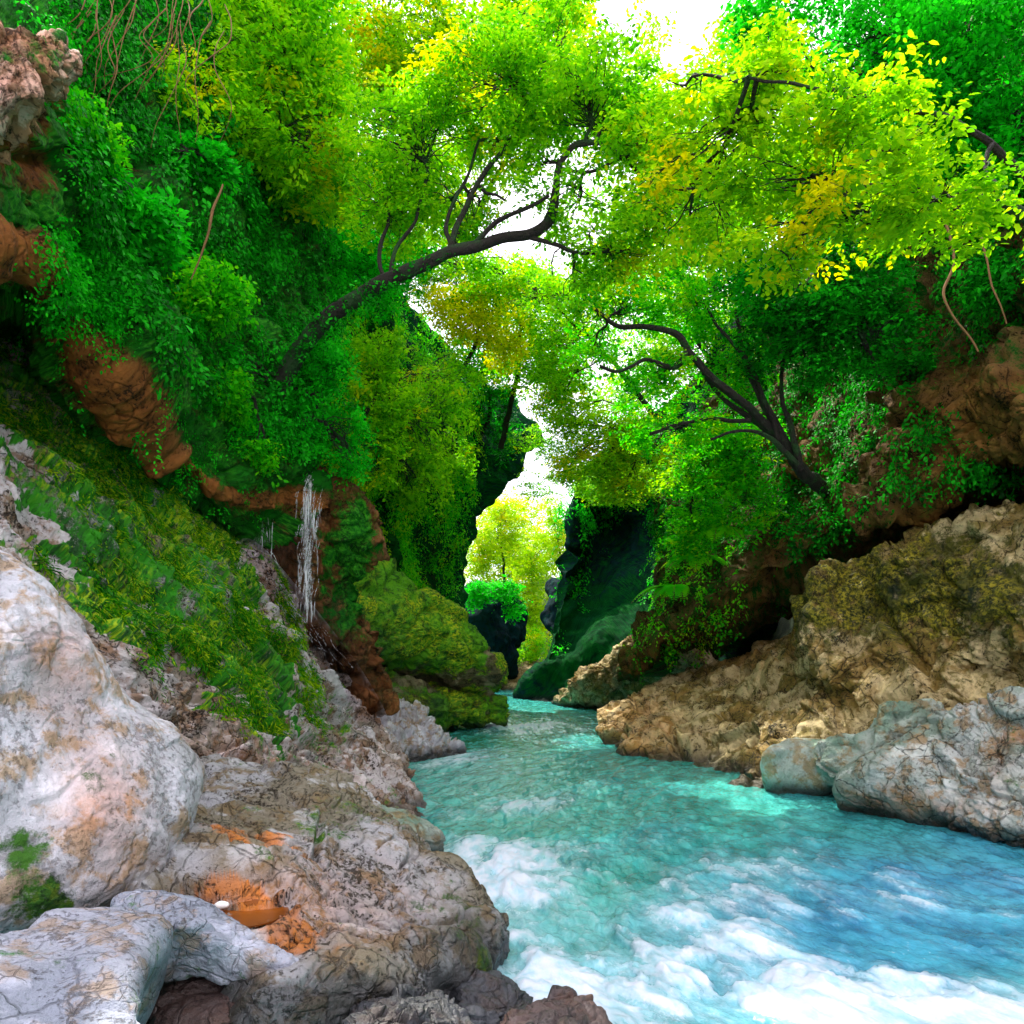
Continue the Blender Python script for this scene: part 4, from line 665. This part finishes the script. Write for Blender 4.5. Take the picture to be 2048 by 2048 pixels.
cover('fern_fringe', 'bright fern fringe along the lower left edge of the right cliff', cliffR, 700, lambda px, py, p, N: g2(px, py, 1400, 1150, 70, 90)+.8*g2(px, py, 1330, 1250, 50, 60), L_green, .09, 20, .6, .5, cat='fern')
def roots(name, lab, starts, group):
    for k, pts in enumerate(starts):
        V, Q = tubes([pxtube(pts, 30, .05)], 6); tag(link_mesh(name, V, Q, M_root), lab[k] if isinstance(lab, list) else lab, 'root', group)
rr = []
for k in range(30):
    x = 260+rng.uniform(-90, 190); y = -20+rng.uniform(-60, 90); dx = -rng.uniform(10, 110); L = rng.uniform(120, 260); Y = 11.5
    rr.append([(x, y, Y, rng.uniform(.7, 1.7)), (x+dx*.3+rng.normal()*20, y+L*.35, Y-.3, rng.uniform(.7, 1.4)), (x+dx*.7+rng.normal()*22, y+L*.7, Y-.3, .9), (x+dx*1.2+rng.normal()*30, y+L, Y-.1, .5)])
roots('hanging_root', 'thin brown root hanging from the cliff in the tangle near the top left', rr, 'roots hanging at the top left')
rr = [[(1890, 430, 15.4, 3), (1905, 520, 15.3, 3), (1890, 600, 15.2, 2.6), (1960, 700, 15.1, 2)], [(1960, 470, 15.4, 2.4), (1985, 560, 15.2, 2.2), (2010, 650, 15.2, 1.6)], [(445, 370, 13.4, 2), (425, 430, 13.2, 3), (405, 500, 13.1, 2.4), (385, 560, 13, 1.4)]]
roots('bare_stem', ['pale bare stem snaking down the right cliff', 'thin bare stem at the right edge of the right cliff', 'bare brown stem amid the dark ivy of the left cliff'], rr, 'bare stems on the cliffs')

# ------------------------------------------------------------------ small things
n = NT('falling_water'); d = n.bsdf((.9, .93, .97), .35); tr = n.n('ShaderNodeBsdfTransparent'); ms_ = n.n('ShaderNodeMixShader')
n.set(ms_.inputs[0], n.mr(n.noise(5, 5, .65, vec=n.vmath('MULTIPLY', n.pos, (3.2, 3.2, .35))), .44, .66, .0, .55)); n.t.links.new(tr.outputs[0], ms_.inputs[1]); n.t.links.new(d, ms_.inputs[2]); m_fall = n.done(ms_.outputs[0])
st = []
for k in range(240):
    x = 616+rng.normal()*rng.choice([3, 11]); Yk = 17.3+rng.normal()*.08; y0 = 950+rng.uniform(-8, 230); y1 = y0+rng.uniform(20, 90)
    if k % 9 == 0: x -= 95; y0 -= 10; y1 = y0+rng.uniform(60, 160); Yk += .2
    w_ = rng.normal(size=4)*1.5
    st.append(pxtube([(x+5, y0, Yk+.3, .4), (x+w_[0], y0+20, Yk, .8*rng.uniform(.4, 1.4)), (x+w_[1], (y0+y1)/2, Yk-.1, .8*rng.uniform(.4, 1.4)), (x-2+w_[2]*2, min(y1, 1245), Yk-.15, .3)], 40, .012))
for k in range(26):
    o = rng.normal(size=2)*[7, 7]+rng.random()**2*np.array([30, -24]); a0 = rng.uniform(0, .7); a1 = a0+rng.uniform(.12, .4)
    e_ = catmull(np.array([(497, 1110, 16.3), (552, 1187, 17.1), (612, 1272, 18.0), (672, 1354, 19.1), (730, 1440, 20.2)], float), 60); e_ = e_[int(a0*59):int(min(a1, 1)*59)+2]
    st.append(pxtube([(q[0]+o[0]+rng.normal()*2, q[1]+o[1]+rng.normal()*2, q[2], .7*rng.uniform(.3, 1.3)) for q in e_[::max(1, len(e_)//5)]], 24, .03))
V, Q = tubes(st, 5)
for (xa, xb, ya, yb, Yk) in ((604, 609, 975, 1170, 17.3), (614, 622, 958, 1245, 17.15), (625, 628, 985, 1130, 17.3), (509, 513, 985, 1110, 17.4)):
    yy = np.linspace(ya, yb, 60); g_ = np.array([[P(x+3*math.sin(y*.02)+(x-xa)*(y-ya)/(yb-ya)*.35-5*(y-ya)/(yb-ya), y, Yk+.25*math.exp(-(y-ya)/12)+.03*math.sin(x*.5)-.15*(y-ya)/(yb-ya)) for x in np.linspace(xa, xb, 12)] for y in yy])
    Q = np.concatenate([Q, grid_quads(60, 12, False, len(V))]); V = np.concatenate([V, g_.reshape(-1, 3)])
tag(link_mesh('waterfall', V, Q, m_fall), 'thin white waterfall stringing down the brown pillar and spraying along the slab edge', 'waterfall')
ms_ = blob([(480, 1090, 16.4), (520, 1090, 16.5), (600, 1180, 17.2), (665, 1260, 18.2), (730, 1350, 19.4), (775, 1440, 20.6), (735, 1465, 20.4), (665, 1395, 19.2), (595, 1305, 18), (520, 1195, 16.9)], .45, .7, .9, 60, 24)
n = NT('spray'); v = n.n('ShaderNodeVolumePrincipled'); v.inputs['Color'].default_value = (1, 1, 1, 1); v.inputs['Density'].default_value = .28; n.t.links.new(v.outputs[0], n.out.inputs[1])
tag(link_mesh('mist', ms_.V3, ms_.Q, n.m), 'thin white spray drifting off the edge of the tilted slab below the waterfall', 'mist', kind='stuff')
# puddle of rusty water and three white pebbles
n = NT('rusty_water'); m_pud = n.done(n.bsdf(n.mix(n.noise(3, 4), (.30, .085, .006), (.15, .04, .004)), .28))
a = np.linspace(0, 2*math.pi, 60, endpoint=False); Vp = np.stack([pc[0]+.47*np.cos(a), pc[1]+.37*np.sin(a), 0*a+pc[2]-.005], 1)
Vall = np.concatenate([Vp, Vp-[0, 0, .01], [Vp.mean(0)]]); Qp = []
for i in range(60): j = (i+1) % 60; Qp += [[i, j, 60+j, 60+i]]
for i in range(0, 60, 2): Qp += [[120, i, i+1, (i+2) % 60]]
tag(link_mesh('puddle', Vall, Qp, m_pud, smooth=False), 'orange rusty puddle in the top of the cracked shore rock', 'puddle')
n = NT('white_pebble'); m_peb = n.done(n.bsdf(n.mix(n.noise(20, 4), (.7, .68, .66), (.9, .9, .9)), .7))
def pebble(c, s, lab):
    u = np.linspace(0, math.pi, 14)[:, None]; v = np.linspace(0, 2*math.pi, 20, endpoint=False)[None]
    G_ = np.stack([np.sin(u)*np.cos(v), np.sin(u)*np.sin(v)*.75, np.cos(u)*.5+0*v], -1).reshape(-1, 3); G_ = G_*(1+.12*perlin(G_*2+c)[:, None])*s+c
    tag(link_mesh('pebble', G_, grid_quads(14, 20, True), m_peb), lab, 'pebble', 'white pebbles on the near rocks')
pebble(pc+np.array([-.03, .02, .05]), .055, 'biggest white pebble, lying in the orange puddle')
pebble(on_fore(515, 1760)+np.array([0, 0, .02]), .035, 'small white pebble at the back edge of the orange puddle')
pebble(P(382, 2012, 5.62)+np.array([0, 0, .02]), .04, 'white pebble on the dark brown stone in the hollow')
